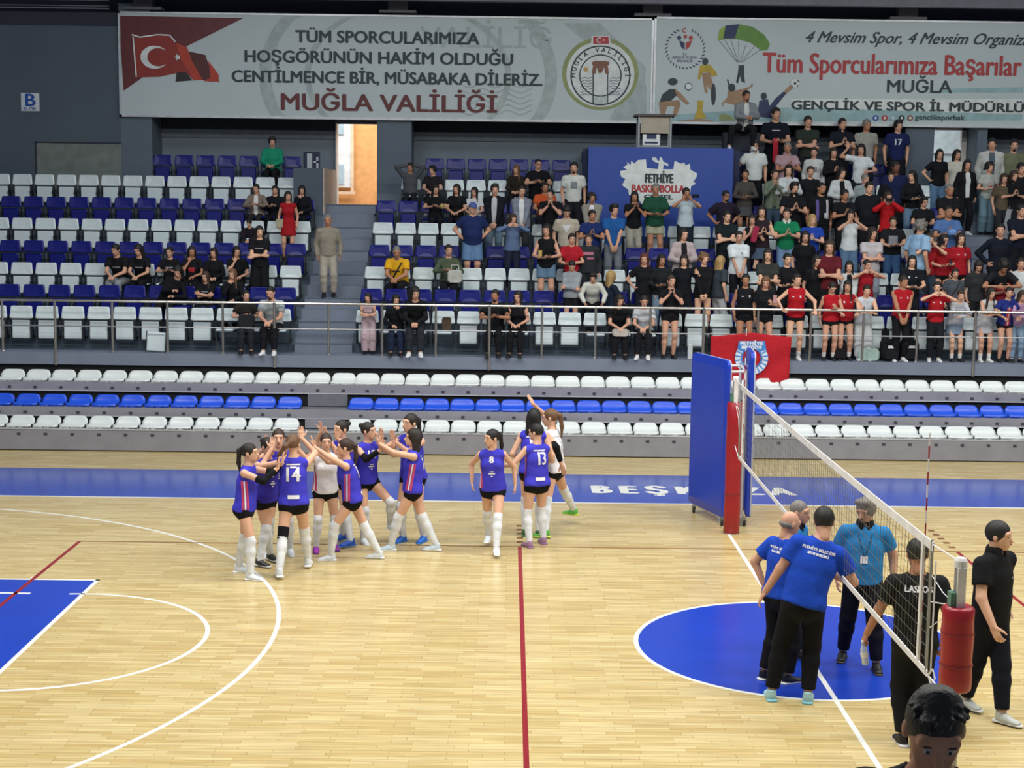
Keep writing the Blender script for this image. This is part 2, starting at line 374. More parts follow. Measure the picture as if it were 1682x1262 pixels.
# ================================================================ walls and openings
WALL = mat('wall_blue_grey', '4d5966', .75, 0, .06, 1, .05, 6); WALLD = mat('wall_dark_band', '2b303c', .8, 0, .05, 1); NAVY = mat('clerestory_navy', '0a1326', .8)
STRIPM = mat('wall_mid_band', '626d79', .75); CONC = mat('bare_render_patch', '747b78', .9, 0, .14, 5, .2, 20); BEAM = mat('roof_beam_grey', '6a6a74', .6)
WALLP = mat('wall_pillar_grey', '5c6976', .75, 0, .05, 1, .05, 6); WALLB = mat('wall_recess_lightened', '76838f', .75, 0, .05, 1, .05, 6)  # recess and pillar greys lightened to offset weak lamp light under the banner
def wl(name, *b, m=WALL): return struct(link(name, MB().box(*b), m))
wl('wall_left_block', -24, -12.19, 19.7, 20.9, 3.5, 8.49)
wl('trim_wall_top', -24, -12.19, 19.68, 20.9, 8.49, 8.79, m=WALLD)
wl('wall_render_patch', -14.14, -12.19, 19.685, 19.70, 4.6, 5.82, m=CONC)
wl('trim_patch_edge', -14.17, -14.14, 19.67, 19.70, 4.6, 5.85, m=WALLD); wl('trim_patch_edge', -14.17, -12.19, 19.67, 19.70, 5.82, 5.85, m=WALLD)
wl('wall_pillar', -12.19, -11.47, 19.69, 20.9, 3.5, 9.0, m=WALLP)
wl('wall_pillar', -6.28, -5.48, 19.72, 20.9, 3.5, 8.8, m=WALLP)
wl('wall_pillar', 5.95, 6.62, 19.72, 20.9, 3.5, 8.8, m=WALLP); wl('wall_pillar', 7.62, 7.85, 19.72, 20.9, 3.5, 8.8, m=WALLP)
for a, b in ((-11.47, -7.34), (-5.48, 5.95), (7.85, 24)):
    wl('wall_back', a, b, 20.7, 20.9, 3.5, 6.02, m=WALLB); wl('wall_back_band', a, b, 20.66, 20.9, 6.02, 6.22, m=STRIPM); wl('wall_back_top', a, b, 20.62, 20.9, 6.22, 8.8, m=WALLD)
for a_, b_ in ((-11.6, -8.02), (-5.48, 5.9), (7.85, 10.5)): wl('wall_seat_plinth', a_, b_, 20.02, 20.7, 4.6, 5.02)
wl('wall_lintel', -7.34, -6.28, 20.6, 20.9, 6.39, 8.8); wl('wall_lintel', 6.62, 7.62, 20.6, 20.9, 6.47, 8.8)
wl('wall_behind_banner', -12.19, 24, 19.72, 20.9, 6.56, 8.82, m=WALLD)
wl('wall_clerestory', -24, 24, 20.3, 20.5, 8.7, 11.5, m=NAVY)
wl('trim_roof_beam', -12.3, 24, 18.9, 19.1, 9.06, 9.5, m=BEAM)
for z, t in ((8.80, .03), (8.86, .02), (8.99, .02)): wl('trim_cable_tray', -24, -12.4, 19.65, 19.7, z + .06, z + .06 + t, m=BEAM)
for x in (-11.62, -5.8, .03, 5.87):
    wl('pillar_stub', x - .22, x + .22, 19.62, 19.9, 8.92, 9.6, m=mat('steel_stub', '3c3e48', .6)); wl('pillar_stub_base', x - .42, x + .42, 19.57, 19.95, 8.86, 8.92, m=BEAM)
wl('wall_aisle_parapet', -8.02, -7.36, 18.32, 20.7, 3.6, 5.30)
wl('wall_aisle_side', -7.36, -7.332, 18.32, 20.7, 4.3, 5.30, m=mat('aisle_side_painted_light', 'b9a99a', .8))  # warm pale colour paints the doorway's light onto the parapet side
# doorway 1: street side seen through it
ORANGE = mat('ochre_plaster', 'eeb070', .9); WHT = mat('exterior_white', 'f2f2f0', .7); PANE = mat('pale_glass', 'b8ccd6', .15)
fac = link('facade_building', MB().box(-11, -2.5, 25, 25.3, 2.0, 12), ORANGE); tag(fac, 'ochre plastered building seen through the left doorway', 'building', None, None)
wn = link('window', MB().box(-9.2, -7.42, 24.9, 25.0, 4.9, 7.1), WHT, fac); link('window_frame', MB().box(-9.2, -7.30, 24.86, 24.9, 4.72, 4.80).box(-7.42, -7.34, 24.88, 24.9, 4.80, 7.2), mat('window_surround', 'f3d3b0', .8), fac)
link('pane', MB().box(-8.13, -7.60, 24.86, 24.91, 6.3, 6.85), PANE, wn); link('pane', MB().box(-8.13, -7.60, 24.86, 24.91, 5.0, 5.5), PANE, wn)
wl('floor_outside', -12, 12, 20.9, 25, 4.1, 4.28, m=mat('terrace_paving', 'c9ced6', .6)); wl('floor_outside_kerb', -12, 0, 24.4, 25, 4.28, 4.36, m=mat('kerb_brown', '9a6b48', .7))
fb = link('facade_building', MB().box(3, 13, 25, 25.3, 2.0, 12), mat('pale_facade', 'dfeef2', .8)); tag(fb, 'pale building seen through the right doorway', 'building')
for z in (5.0, 6.0, 7.0): link('ledge', MB().box(3, 13, 24.95, 25.0, z, z + .03), WHT, fb)
area('daylight', (-2, 22.8, 9.2), (math.radians(28), 0, 0), 18, 2.5, 1500, (1, .98, .95))
DFR = mat('door_frame_white', 'e8e4e0', .4)
dfm = MB().box(7.50, 7.62, 20.55, 20.7, 4.3, 6.47).box(6.62, 6.66, 20.6, 20.9, 4.3, 6.47).box(6.62, 7.62, 20.55, 20.9, 6.42, 6.47); struct(link('door_2_frame', dfm, DFR))
dfm = MB().box(-7.33, -7.30, 20.55, 20.9, 4.3, 6.39).box(-6.30, -6.28, 20.55, 20.9, 4.3, 6.39); struct(link('door_1_frame', dfm, DFR))
sg = link('block_sign', MB().box(-14.47, -14.05, 19.67, 19.69, 6.54, 6.95), mat('sign_white', 'c9d2d8', .4)); tag(sg, 'small white block sign with a blue letter B on the left wall', 'sign')
SB = mat('sign_blue', '1846a0', .5)
text('lettering', 'B', SB, sg, (-14.25, 19.665, 6.66), .37, bold=.012, width=.22, height=.27); text('lettering', 'BLOK', SB, sg, (-14.26, 19.665, 6.56), .10, width=.30, height=.075)
st = link('wall_notice', MB().box(-8.1, -7.72, 20.66, 20.695, 5.30, 5.72), mat('notice_navy', '1d2a48', .5)); tag(st, 'navy notice with white blocks propped on the parapet beside the left doorway', 'notice')
link('print', MB().box(-8.02, -7.9, 20.645, 20.66, 5.30, 5.68).box(-7.87, -7.75, 20.645, 20.66, 5.46, 5.5).box(-7.80, -7.75, 20.645, 20.66, 5.32, 5.60), mat('notice_white', 'c8d2da', .5), st)
# ================================================================ the two long banners
def BX(u, v): return -14.950052 + 0.013971229 * u + 0.00024334 * v
def BZ(u, v): return 9.035082 + 0.000180609 * u + -0.01372322 * v
BAN = mat('banner_vinyl', 'b9c6c9', .5, 0, .03, .5); TXT = mat('print_charcoal', '1c3038', .5); MAR = mat('print_maroon', '5f2226', .5); WM = mat('print_watermark', 'a3b0b1', .5)
REDP = mat('print_red', 'a83236', .5); WHP = mat('print_white', 'd5dbdb', .5); OLV = mat('print_olive', '8b9560', .5); NAV = mat('print_navy', '1d2c58', .5)
class Art:
    def __init__(s, par, fx, fz, y): s.p, s.fx, s.fz, s.y, s.k = par, fx, fz, y, 0
    def put(s, name, mb, m): return link(name, mb, m, s.p)
    def yy(s, lay): s.k += 1; return s.y - .004 * lay - .00012 * (s.k % 30)
    def pts(s, px): return [(s.fx(u, v), s.fz(u, v)) for u, v in px]
    def poly(s, px, m, name='print', lay=1): return s.put(name, MB().poly(s.pts(px), s.yy(lay), .002), m)
    def ell(s, u, v, ru, rv, m, lay=1, n=32, name='print'): return s.poly([(u + ru * math.cos(2 * math.pi * i / n), v + rv * math.sin(2 * math.pi * i / n)) for i in range(n)], m, name, lay)
    def ring(s, u, v, r0, r1, m, lay=1, a0=0, a1=360, n=48, asp=1, clip=None):
        mb = MB(); vs = []; fs = []; Y = s.yy(lay)
        for i in range(n + 1):
            a = math.radians(a0 + (a1 - a0) * i / n)
            for r in (r0, r1):
                uu, vv = u + r * math.cos(a), v - asp * r * math.sin(a); vs.append((s.fx(uu, vv), Y, s.fz(uu, vv)))
        if clip: vs = [(x, y, min(max(z, clip[0]), clip[1])) for x, y, z in vs]
        for i in range(n): b = 2 * i; fs.append((b, b + 1, b + 3, b + 2))
        return s.put('print', mb.add(vs, fs), m)
    def line(s, px, w, m, lay=1):
        mb = MB(); pts = s.pts(px); Y = s.yy(lay)
        for (x0, z0), (x1, z1) in zip(pts, pts[1:]):
            d = Vector((x1 - x0, z1 - z0)); L = d.length or 1; nx, nz = -d.y / L * w / 2, d.x / L * w / 2
            mb.poly([(x0 + nx, z0 + nz), (x0 - nx, z0 - nz), (x1 - nx, z1 - nz), (x1 + nx, z1 + nz)], Y, .002)
        return s.put('print', mb, m)
    def txt(s, t, u0, u1, vb, vt, m, lay=2, bold=0, shear=0, size=.5):
        """text between u0 and u1, baseline vb, cap top vt"""
        x0, x1 = s.fx(u0, vb), s.fx(u1, vb); z = s.fz((u0 + u1) / 2, vb); h = s.fz((u0 + u1) / 2, vt) - z
        o = text('lettering', t, m, s.p, ((x0 + x1) / 2, s.yy(lay), z), size, bold=bold * size, ext=.001, shear=shear, width=x1 - x0, height=h); return o
Yb = 19.62
b1 = link('banner', MB().box(-12.17, 0.05, Yb, Yb + .06, 6.47, 8.79), BAN); tag(b1, 'long pale banner with a waving red flag and four lines of dark lettering', 'banner')
b2 = link('banner', MB().box(0.08, 13.0, Yb, Yb + .06, 6.47, 8.83), BAN); tag(b2, 'long pale banner with sports pictures and big red lettering, right of the two', 'banner')
ALU = mat('banner_aluminium', 'c3c7ca', .35, .4)
for par, x0, x1, z1_ in ((b1, -12.19, 0.06, 8.81), (b2, 0.07, 13.0, 8.85)):
    link('frame', MB().box(x0, x1, Yb - .02, Yb + .07, 6.44, 6.49).box(x0, x1, Yb - .02, Yb + .07, z1_ - .04, z1_).box(x0, x0 + .05, Yb - .02, Yb + .07, 6.44, z1_).box(x1 - .05, x1, Yb - .02, Yb + .07, 6.44, z1_), ALU, par)
A = Art(b1, BX, BZ, Yb)
A.poly([(198, 26), (402, 30), (310, 75), (202, 149)], MAR)
A.ring(670, 125, 225, 245, WM, 1, 0, 360, 80, .72, (6.49, 8.75)); A.ring(670, 125, 160, 170, WM, 1, 0, 360, 80, .72, (6.49, 8.75))
for k in range(6): A.line([(760 + 6 * i, 140 + 9 * k + 4 * math.sin(i * .9)) for i in range(20)], .03, WM)
A.poly([(925, 38), (985, 38), (1060, 110), (1060, 150)], WM)
A.poly([(1040, 120), (1062, 140), (1062, 198), (1000, 198)], WM)
A.txt('VALİLİĞ', 690, 905, 78, 45, WM, 1, .0)
A.poly([(219, 57), (232, 60), (262, 57), (281, 58), (290, 70), (300, 73), (309, 78), (316, 100), (322, 118), (333, 131), (318, 132), (306, 119), (290, 120), (262, 126), (222, 127)], mat('flag_red', '8c2a24', .5), lay=2)
A.poly([(290, 70), (309, 78), (316, 100), (333, 131), (318, 131), (300, 100)], mat('flag_red_bright', 'b23a26', .5), lay=3)
A.poly([(309, 84), (338, 90), (343, 105), (358, 124), (360, 133), (345, 134), (333, 131), (320, 110)], mat('flag_red_deep', '52201f', .5), lay=2)
A.poly([(343, 100), (359, 122), (359, 134), (334, 133), (346, 128)], mat('flag_red_bright', 'b23a26', .5), lay=3)
A.poly([(290, 119), (306, 119), (316, 132), (288, 134)], mat('flag_shadow_print', '241c1f', .5), lay=2)
A.line([(219, 57), (232, 61), (262, 57), (281, 58), (290, 69)], .03, WHP, 4); A.line([(221, 60), (224, 126)], .03, WHP, 4)
cr = [(255 + 23 * math.cos(math.radians(a)), 94 + 19 * math.sin(math.radians(a))) for a in range(40, 321, 14)] + [(261 + 18 * math.cos(math.radians(a)), 94 + 15 * math.sin(math.radians(a))) for a in range(314, 42, -14)]
A.poly(cr, WHP, lay=4)
A.poly([(293 + (6 if k % 2 == 0 else 2.6) * math.cos(math.radians(36 * k + 180)), 94 + (6 if k % 2 == 0 else 2.6) * math.sin(math.radians(36 * k + 180))) for k in range(10)], WHP, lay=5)
A.txt('TÜM SPORCULARIMIZA', 487, 787, 71, 52, TXT, 3, .026)
A.txt('HOŞGÖRÜNÜN HAKİM OLDUĞU', 403, 842, 104.2, 85.4, TXT, 3, .026)
A.txt('CENTİLMENCE BİR, MÜSABAKA DİLERİZ.', 381, 890, 137.3, 118.6, TXT, 3, .026)
A.txt('MUĞLA VALİLİĞİ', 461, 815, 182.5, 156, MAR, 3, .032)
A.ell(986, 121, 63, 60, OLV, 1); A.ell(986, 122, 56, 54, WHP, 2); A.ring(986, 124, 47, 49.5, TXT, 3); A.ring(986, 124, 33, 35, TXT, 3)
A.poly([(972, 59), (1001, 59), (1003, 74), (970, 74)], WHP, lay=3); A.poly([(974, 60), (999, 60), (1000, 72), (974, 72)], REDP, lay=4); A.ring(984, 66, 3, 4.5, WHP, 5, 50, 310, 16); A.ell(991, 66, 1.5, 1.5, WHP, 5, 8)
for i, ch in enumerate('MUĞLA VALİLİĞİ'):
    if ch == ' ': continue
    a = math.radians(180 - 3 - i * 174 / 13.0); u, v = 986 + 41 * math.cos(a), 124 - 41 * math.sin(a)
    o = text('lettering', ch, TXT, b1, (BX(u, v), Yb - .02, BZ(u, v)), .14, bold=.004, ext=.001); R = Matrix.Rotation(math.pi / 2, 4, 'X'); o.rotation_euler = (R @ Matrix.Rotation(a - math.pi / 2, 4, 'Z')).to_euler()
    o.location = (BX(u, v) - .05 * math.sin(a) * 0, Yb - .02, BZ(u, v) - .03)
A.poly([(974, 119), (998, 119), (998, 172), (974, 172)], WHP, lay=3); A.line([(974, 112), (974, 172)], .025, TXT, 4); A.line([(998, 112), (998, 172)], .025, TXT, 4)
BRN = mat('print_brown', '7d5140', .5)
A.poly([(972, 102), (978, 100), (994, 100), (1001, 102), (1000, 107), (998, 107), (1000, 121), (994, 121), (992, 110), (988, 120), (983, 120), (980, 110), (978, 121), (972, 120), (974, 107), (972, 106)], BRN, lay=4)
A.ell(962, 114, 4, 4, mat('print_sun', 'c09a5e', .5), 4, 12); A.txt('MUĞLA', 977, 996, 171, 158, WM, 4)
for k in range(7):
    for s0, s1 in ((953, 972), (1000, 1019)): A.line([(s0 + (s1 - s0) * i / 6, 128 + 4.5 * k + 1.2 * math.sin(i * 2)) for i in range(7)], .012, NAV, 3)
# second banner
A = Art(b2, BX, BZ, Yb)
LB = mat('print_light_teal', '8fb0b4', .5)
A.poly([(1300, 163), (1682, 163), (1682, 186), (1300, 186)], WHP, lay=1); A.poly([(1570, 145), (1682, 143), (1682, 152), (1520, 152)], LB, lay=1); A.poly([(1080, 190), (1300, 176), (1682, 188), (1682, 198), (1080, 200)], LB, lay=1)
A.txt('4 Mevsim Spor, 4 Mevsim Organizasyon', 1322, 1738, 72, 54, TXT, 3, -.012, .45)
A.txt('Tüm Sporcularımıza Başarılar', 1253, 1677, 121.4, 89.5, REDP, 3, .03); A.txt('MUĞLA', 1458, 1564, 152, 132, TXT, 3, .02)
A.txt('GENÇLİK VE SPOR İL MÜDÜRLÜĞÜ', 1301, 1722, 182, 168, TXT, 3, .028); A.txt('gencliksporbak', 1505, 1587, 197, 189, TXT, 3, .01)
for u, m in ((1440, SB), (1455, REDP), (1469, LB), (1483, TXT), (1497, BRN)):
    A.ell(u, 194, 5, 5, m, 3, 16); A.ell(u, 194, 2.2, 2.2, WHP, 4, 10)
for k in range(30):
    a = math.radians(-70 + k * 320 / 29.0 + 0) ; a = math.radians(90 + 22 + k * 316 / 29.0); u, v = 1125 + 31 * math.cos(a), 80 - 32 * math.sin(a)
    A.poly([(u - 3 * math.cos(a + .6), v + 3 * math.sin(a + .6)), (u + 1.5 * math.sin(a), v + 1.5 * math.cos(a)), (u + 3.5 * math.cos(a + .6), v - 3.5 * math.sin(a + .6)), (u - 1.5 * math.sin(a), v - 1.5 * math.cos(a))], NAV, lay=2)
A.ring(1124, 50, 2.5, 4, REDP, 2, 50, 310, 14); A.poly([(1115, 66), (1124, 70), (1124, 82), (1118, 77)], NAV, lay=2); A.poly([(1136, 66), (1126, 70), (1126, 82), (1133, 76)], REDP, lay=2); A.ell(1115, 62, 3.5, 3.5, NAV, 2, 10); A.ell(1134, 62, 3.5, 3.5, REDP, 2, 10); A.ell(1125, 60, 3, 3, REDP, 2, 10)
A.txt('T.C.', 1121, 1128, 91, 87, NAV, 2); A.txt('GENÇLİK VE SPOR', 1104, 1144, 96, 92, NAV, 2); A.txt('BAKANLIĞI', 1112, 1137, 102, 98, NAV, 2)
# parachutist
GR = mat('print_green', '5f8c3a', .5); GR2 = mat('print_lime', '8aa83c', .5); SKP = mat('print_skin', '9c7c5e', .5); YLP = mat('print_yellow', 'b39a2e', .5)
A.poly([(1178, 66), (1181, 48), (1192, 42), (1212, 40), (1235, 44), (1254, 57), (1264, 72), (1260, 82), (1250, 83), (1232, 70), (1210, 64), (1190, 64)], GR, lay=2)
A.poly([(1178, 66), (1181, 48), (1190, 43), (1187, 63)], GR2, lay=3); A.poly([(1187, 63), (1191, 42), (1213, 40), (1206, 63)], NAV, lay=3)
for u in (1180, 1190, 1200, 1212, 1225, 1238, 1250): A.line([(u, 66 + max(0, (u - 1205)) * .32), (1214 + (u - 1214) * .12, 102)], .008, TXT, 2)
A.poly([(1213, 107), (1222, 107), (1222, 122), (1224, 136), (1218, 134), (1216, 124), (1212, 137), (1209, 135), (1212, 120)], TXT, lay=2)
# cyclist
A.ell(1158, 101, 5, 6, TXT, 3, 14); A.poly([(1150, 107), (1166, 106), (1176, 118), (1178, 124), (1170, 126), (1164, 118), (1154, 118), (1150, 130), (1146, 130), (1148, 115)], YLP, lay=2)
A.poly([(1153, 120), (1166, 119), (1172, 140), (1177, 160), (1173, 172), (1169, 150), (1160, 138), (1163, 152), (1158, 152)], SKP, lay=2); A.ell(1172, 155, 4, 18, TXT, 3, 16)
# volleyball player digging
A.ell(1105, 134, 8, 6, TXT, 3, 14); A.poly([(1100, 146), (1088, 155), (1082, 172), (1096, 172), (1112, 156), (1110, 146)], TXT, lay=2); A.poly([(1108, 145), (1120, 155), (1133, 170), (1128, 172), (1112, 158)], SKP, lay=3)
A.poly([(1082, 168), (1116, 164), (1118, 172), (1112, 190), (1106, 190), (1108, 174), (1096, 174), (1092, 190), (1086, 190)], SKP, lay=2); A.ell(1131, 142, 6, 6, WHP, 3, 14); A.ring(1131, 142, 5, 6.2, NAV, 4)
# swimmer, wrestlers and footballer
A.poly([(1146, 165), (1156, 165), (1154, 182), (1162, 195), (1140, 195), (1146, 180)], YLP, lay=2); A.poly([(1110, 199), (1150, 195), (1178, 200)], SKP, lay=2)
A.ell(1202, 144, 6, 7, TXT, 3, 14); A.poly([(1196, 150), (1212, 148), (1232, 142), (1236, 136), (1237, 141), (1222, 152), (1228, 170), (1206, 172), (1190, 168), (1188, 176), (1186, 170), (1195, 160)], SKP, lay=2)
A.line([(1195, 130), (1199, 146)], .03, TXT, 2)
A.ell(1255, 158, 5, 6, TXT, 3, 14); A.poly([(1248, 165), (1262, 163), (1266, 180), (1270, 195), (1250, 192), (1246, 180)], NAV, lay=2); A.poly([(1262, 178), (1274, 162), (1288, 150), (1300, 138), (1304, 143), (1290, 156), (1274, 176), (1266, 188)], NAV, lay=2)
A.poly([(1288, 150), (1300, 138), (1304, 143), (1292, 154)], SKP, lay=3); A.ell(1306, 137, 7, 7, WHP, 4, 18); A.ell(1306, 137, 2.5, 2.5, TXT, 5, 5); A.ell(1311, 133, 1.5, 1.5, TXT, 5, 5); A.ell(1301, 141, 1.5, 1.5, TXT, 5, 5); A.ell(1310, 141, 1.5, 1.5, TXT, 5, 5)
A.poly([(1182, 190), (1190, 186), (1200, 190), (1210, 198), (1182, 199)], OLV, lay=2)
# ================================================================ blue backdrop box with the splash print, cabinet on it
PBX = mat('backdrop_blue', '21449a', .5, 0, .05, 1)
def PX(u, v): return -14.4041037 + .01326713 * u + .00032819 * v
def PZ(u, v): return 8.8374494 + .00016958 * u - .01315456 * v
bd = link('backdrop_box', MB().box(-1.49, 1.66, 17.5, 17.62, 3.5, 5.83), PBX); tag(bd, 'big blue backdrop wall with a white paint splash print among the upper rows', 'backdrop')
link('rear_panel', MB().box(-1.60, 1.86, 17.9, 18.0, 3.6, 5.80).box(-1.5, 1.7, 17.62, 20.5, 5.55, 5.80), mat('backdrop_navy', '0d1d4a', .6), bd)
A = Art(bd, PX, PZ, 17.5)
spl = [(1019, 281), (1030, 279), (1024, 275), (1031, 270), (1029, 266), (1036, 271), (1037, 264), (1042, 269), (1048, 263), (1061, 262), (1062, 276), (1081, 278), (1082, 268), (1075, 266), (1071, 262), (1072, 258), (1078, 259), (1080, 264), (1083, 264), (1084, 258), (1087, 259), (1089, 265), (1098, 270), (1097, 273), (1090, 270), (1089, 278), (1106, 278), (1108, 264), (1118, 269), (1124, 267), (1126, 272), (1133, 269), (1134, 279), (1145, 285), (1144, 291), (1139, 298), (1143, 302), (1135, 306), (1134, 316), (1128, 318), (1130, 326), (1119, 328), (1112, 334), (1104, 338), (1094, 337), (1084, 332), (1070, 338), (1054, 335), (1047, 325), (1033, 320), (1032, 312), (1022, 304), (1027, 294), (1020, 290)]
A.poly(spl, WHP, 'splash_print', 1)
A.txt('FETHİYE', 1060, 1105, 300, 286, TXT, 2, .03); A.txt('BASKETBOLLA', 1038, 1124, 316, 304, REDP, 2, .02); A.txt('GÜZEL', 1058, 1105, 327, 320, TXT, 2, .02)
cb = empty('announcer_desk', (0, 18.2, 5.83)); tag(cb, 'light wood lectern desk with grey legs standing on the blue backdrop box', 'desk')
CW = mat('light_wood_board', 'a59b8c', .5, 0, .08, 4); CG = mat('desk_steel', '8f969b', .4, .3)
def cbp(n, mb, m): return link(n, mb, m, cb)
cbp('desktop', MB().bevbox(-.46, .42, -.3, .3, .68, .74, .015), mat('desk_top_dark', '4c4a4a', .5)); cbp('front_board', MB().box(-.33, .30, -.24, -.21, .32, .68), CW)
for sx in (-.37, .33): 
    for sy in (-.24, .2): cbp('leg', MB().box(sx - .02, sx + .02, sy - .02, sy + .02, 0, .68), CG)
cbp('shelf', MB().box(-.37, .33, -.22, .2, .02, .05), CG); cbp('poster', MB().box(-.28, .10, -.23, -.22, .06, .30), WHP); l = cbp('poster_mark', MB().box(-.2, .02, -.236, -.23, .2, .3).box(-.24, .05, -.236, -.23, .1, .14), NAV)
# ================================================================ railing
STEEL = mat('brushed_steel', 'a9a8a4', .28, .85); rl = empty('railing', (0, 12.95, 1.69)); tag(rl, 'long steel railing along the front edge of the upper stand', 'railing')
rl_x = [-14.85, -13.83, -12.81, -11.79, -10.72, -9.67, -8.62, -7.63, -6.61, -5.59, -4.57, -3.55, -2.55, -1.53, -.49, .52, 1.56, 2.57, 3.57, 4.6, 5.68, 6.7, 7.75]
link('top_rail', MB().tube([(-15.5, 0, .985), (12, 0, .985)], .024, 8), STEEL, rl); link('mid_rail', MB().tube([(-15.5, 0, .50), (12, 0, .50)], .013, 6), STEEL, rl)
for i, x in enumerate(rl_x):
    long = i in (3, 7, 11, 15, 20)
    link('post', MB().tube([(x, -.065 if long else 0, -.24 if long else 0), (x, -.065 if long else 0, 1.0)], .028 if long else .024, 8), STEEL, rl)
    if not long: link('post_foot', MB().lathe((x, 0, 0), [(.045, 0), (.045, .012), (.03, .03)], 10), STEEL, rl)
# ================================================================ folding seats
OCC = {}      # (row, side, k) of seats whose pan is down, filled by the crowd table
def seat_x(r, side, k): return {'l': -7.62 - .5 * k - .02 * r, 'r': -5.92 + .49 * k, 't': 7.98 + .49 * k}[side]
def seat_rows():
    for r in range(8):
        c = 'white' if r % 2 == 0 else 'blue'
        for k in range(16):
            x = seat_x(r, 'l', k)
            if r >= 6 and k < 1: continue
            if r == 7 and k > 7: continue
            if x < (-13.7, -14.1, -14.2, -14.6, -14.9, -15.2, -15.3, -15.4)[r]: continue
            yield r, 'l', k, x, c
        for k in range(26):
            x = seat_x(r, 'r', k)
            if r == 6 and k < 1 or r == 7 and k < 2: continue
            if r >= 5 and -1.85 < x < 2.0: continue
            if r == 7 and x > 5.7: continue
            yield r, 'r', k, x, c
        for k in range(3):
            if r >= 3: yield r, 't', k, seat_x(r, 't', k), c
# ================================================================ flag hung on the railing
fl = MB(); N, K = 27, 18; vs = []
def RX(u, v): return -13.07782 + .01158358 * u + .00037767 * v
def RZ(u, v): return 8.4219147 + .00014558 * u - .01164406 * v
for j in range(K + 1):
    for i in range(N + 1):
        s = i / N; t = j / K; top = 2.165 + .07 * max(0, 1 - abs(s - .52) * 2.4)
        z = top + (1.265 - top) * t; x = .66 + 1.53 * s - .03 * t * s; y = 12.86 - .03 * t + .012 * math.sin(9 * s + 3 * t) * t + .02 * math.sin(3 * s + 11 * t * s)
        if t > .82: y += .0
        vs.append((x, y, z))
fl.add(vs, [(j * (N + 1) + i, (j + 1) * (N + 1) + i, (j + 1) * (N + 1) + i + 1, j * (N + 1) + i + 1) for j in range(K) for i in range(N)]); fl.sm = True
flag = link('flag', fl, cloth('b3222c', .06)); tag(flag, 'red club flag with a blue winged emblem hanging from the railing', 'flag')
mod = flag.modifiers.new('thickness', 'SOLIDIFY'); mod.thickness = .004
A = Art(flag, RX, RZ, 12.815)
EB = mat('emblem_blue', '3f86d2', .6); EW = mat('emblem_white', 'd5e2f0', .6)
A.ring(1234, 588, 18, 27, EW, 1, 0, 360, 40); A.ring(1234, 588, 15, 17.5, EB, 1); A.poly([(1213, 560), (1256, 560), (1258, 574), (1246, 578), (1234, 570), (1222, 578), (1211, 574)], EB, lay=2)
for k in range(7):
    for sgn in (-1, 1):
        a = math.radians(-60 + 17 * k); u, v = 1234 + sgn * 22.5 * math.cos(a), 588 - 22.5 * math.sin(a)
        A.line([(u - sgn * 4 * math.cos(a), v + 4 * math.sin(a)), (u + sgn * 5 * math.cos(a), v - 6 * math.sin(a))], .022, EB, 2)
A.txt('FETHİYE', 1216, 1252, 566, 561, EW, 3, .02); A.txt('BELEDİYE', 1218, 1250, 573, 568, EW, 3, .02)
# ================================================================ net, posts, referee stand
PADR = mat('post_pad_red', '9a1824', .35, 0, .08, 5, .15, 12); NETW = mat('net_tape_white', 'dcdcdc', .6); CORD = mat('net_cord', '6b6a5e', .8); STE = mat('post_steel', '9aa0a2', .35, .6)
TX = .045
def post(y, label, padz):
    o = empty('net_post', (TX, y, 0)); tag(o, label, 'post', 'volleyball net posts')
    link('pole', MB().tube([(0, 0, 0), (0, 0, 2.24)], .042, 14), STE, o); link('inner_pole', MB().box(-.03, .03, -.05, -.02, .9, 2.2), NETW, o)
    link('cap', MB().lathe((0, 0, 2.20), [(.047, 0), (.047, .05), (.035, .07)], 14), NETW, o)
    link('base_plate', MB().lathe((0, 0, 0), [(.12, 0), (.12, .012), (.05, .03)], 16), STE, o)
    link('winch', MB().box(-.07, -.035, -.04, .05, 1.9, 2.02), mat('winch_green', '4f7d68', .5), o)
    z0, z1 = padz; r = .115
    pm = MB(); prof = [(.06, z0), (r - .012, z0), (r, z0 + .015)] + [(r + .004 * math.sin(k * 2.1), z0 + (z1 - z0) * k / 6) for k in range(1, 6)] + [(r, z1 - .02), (r - .02, z1), (.06, z1 - .005)]
    pm.lathe((0, 0, 0), prof, 14); pm.sm = True
    pd = link('pad', pm, PADR, o)
    for z in (z0 + (z1 - z0) * .3, z0 + (z1 - z0) * .68): link('seam', MB().lathe((0, 0, z), [(r + .004, 0), (r + .006, .006), (r + .004, .012)], 14), mat('pad_seam', '7c1620', .5), pd)
    return o
post(5.5, 'far net post in a red pad beside the blue referee stand', (.0, 1.90)); post(-5.32, 'near net post with a short red pad beside the man in a black polo', (1.30, 1.92))
net = empty('volleyball_net', (0, 0, 0)); tag(net, 'volleyball net with white tapes stretched across the court', 'net')
Y0, Y1, ZT, ZBm = -4.78, 4.78, 2.235, 1.235
def sag(y, z): return z - .02 * (1 - (y / 4.8) ** 2)
nm = MB(); ny = 96; nz = 10
for i in range(ny + 1):
    y = Y0 + (Y1 - Y0) * i / ny; nm.tube([(0, y, sag(y, ZBm)), (0, y, sag(y, ZT))], .0021, 3, cap=False)
for j in range(1, nz):
    z = ZBm + (ZT - ZBm) * j / nz; nm.tube([(0, Y0 + (Y1 - Y0) * k / 12, sag(Y0 + (Y1 - Y0) * k / 12, z)) for k in range(13)], .0021, 3, cap=False)
link('mesh', nm, CORD, net)
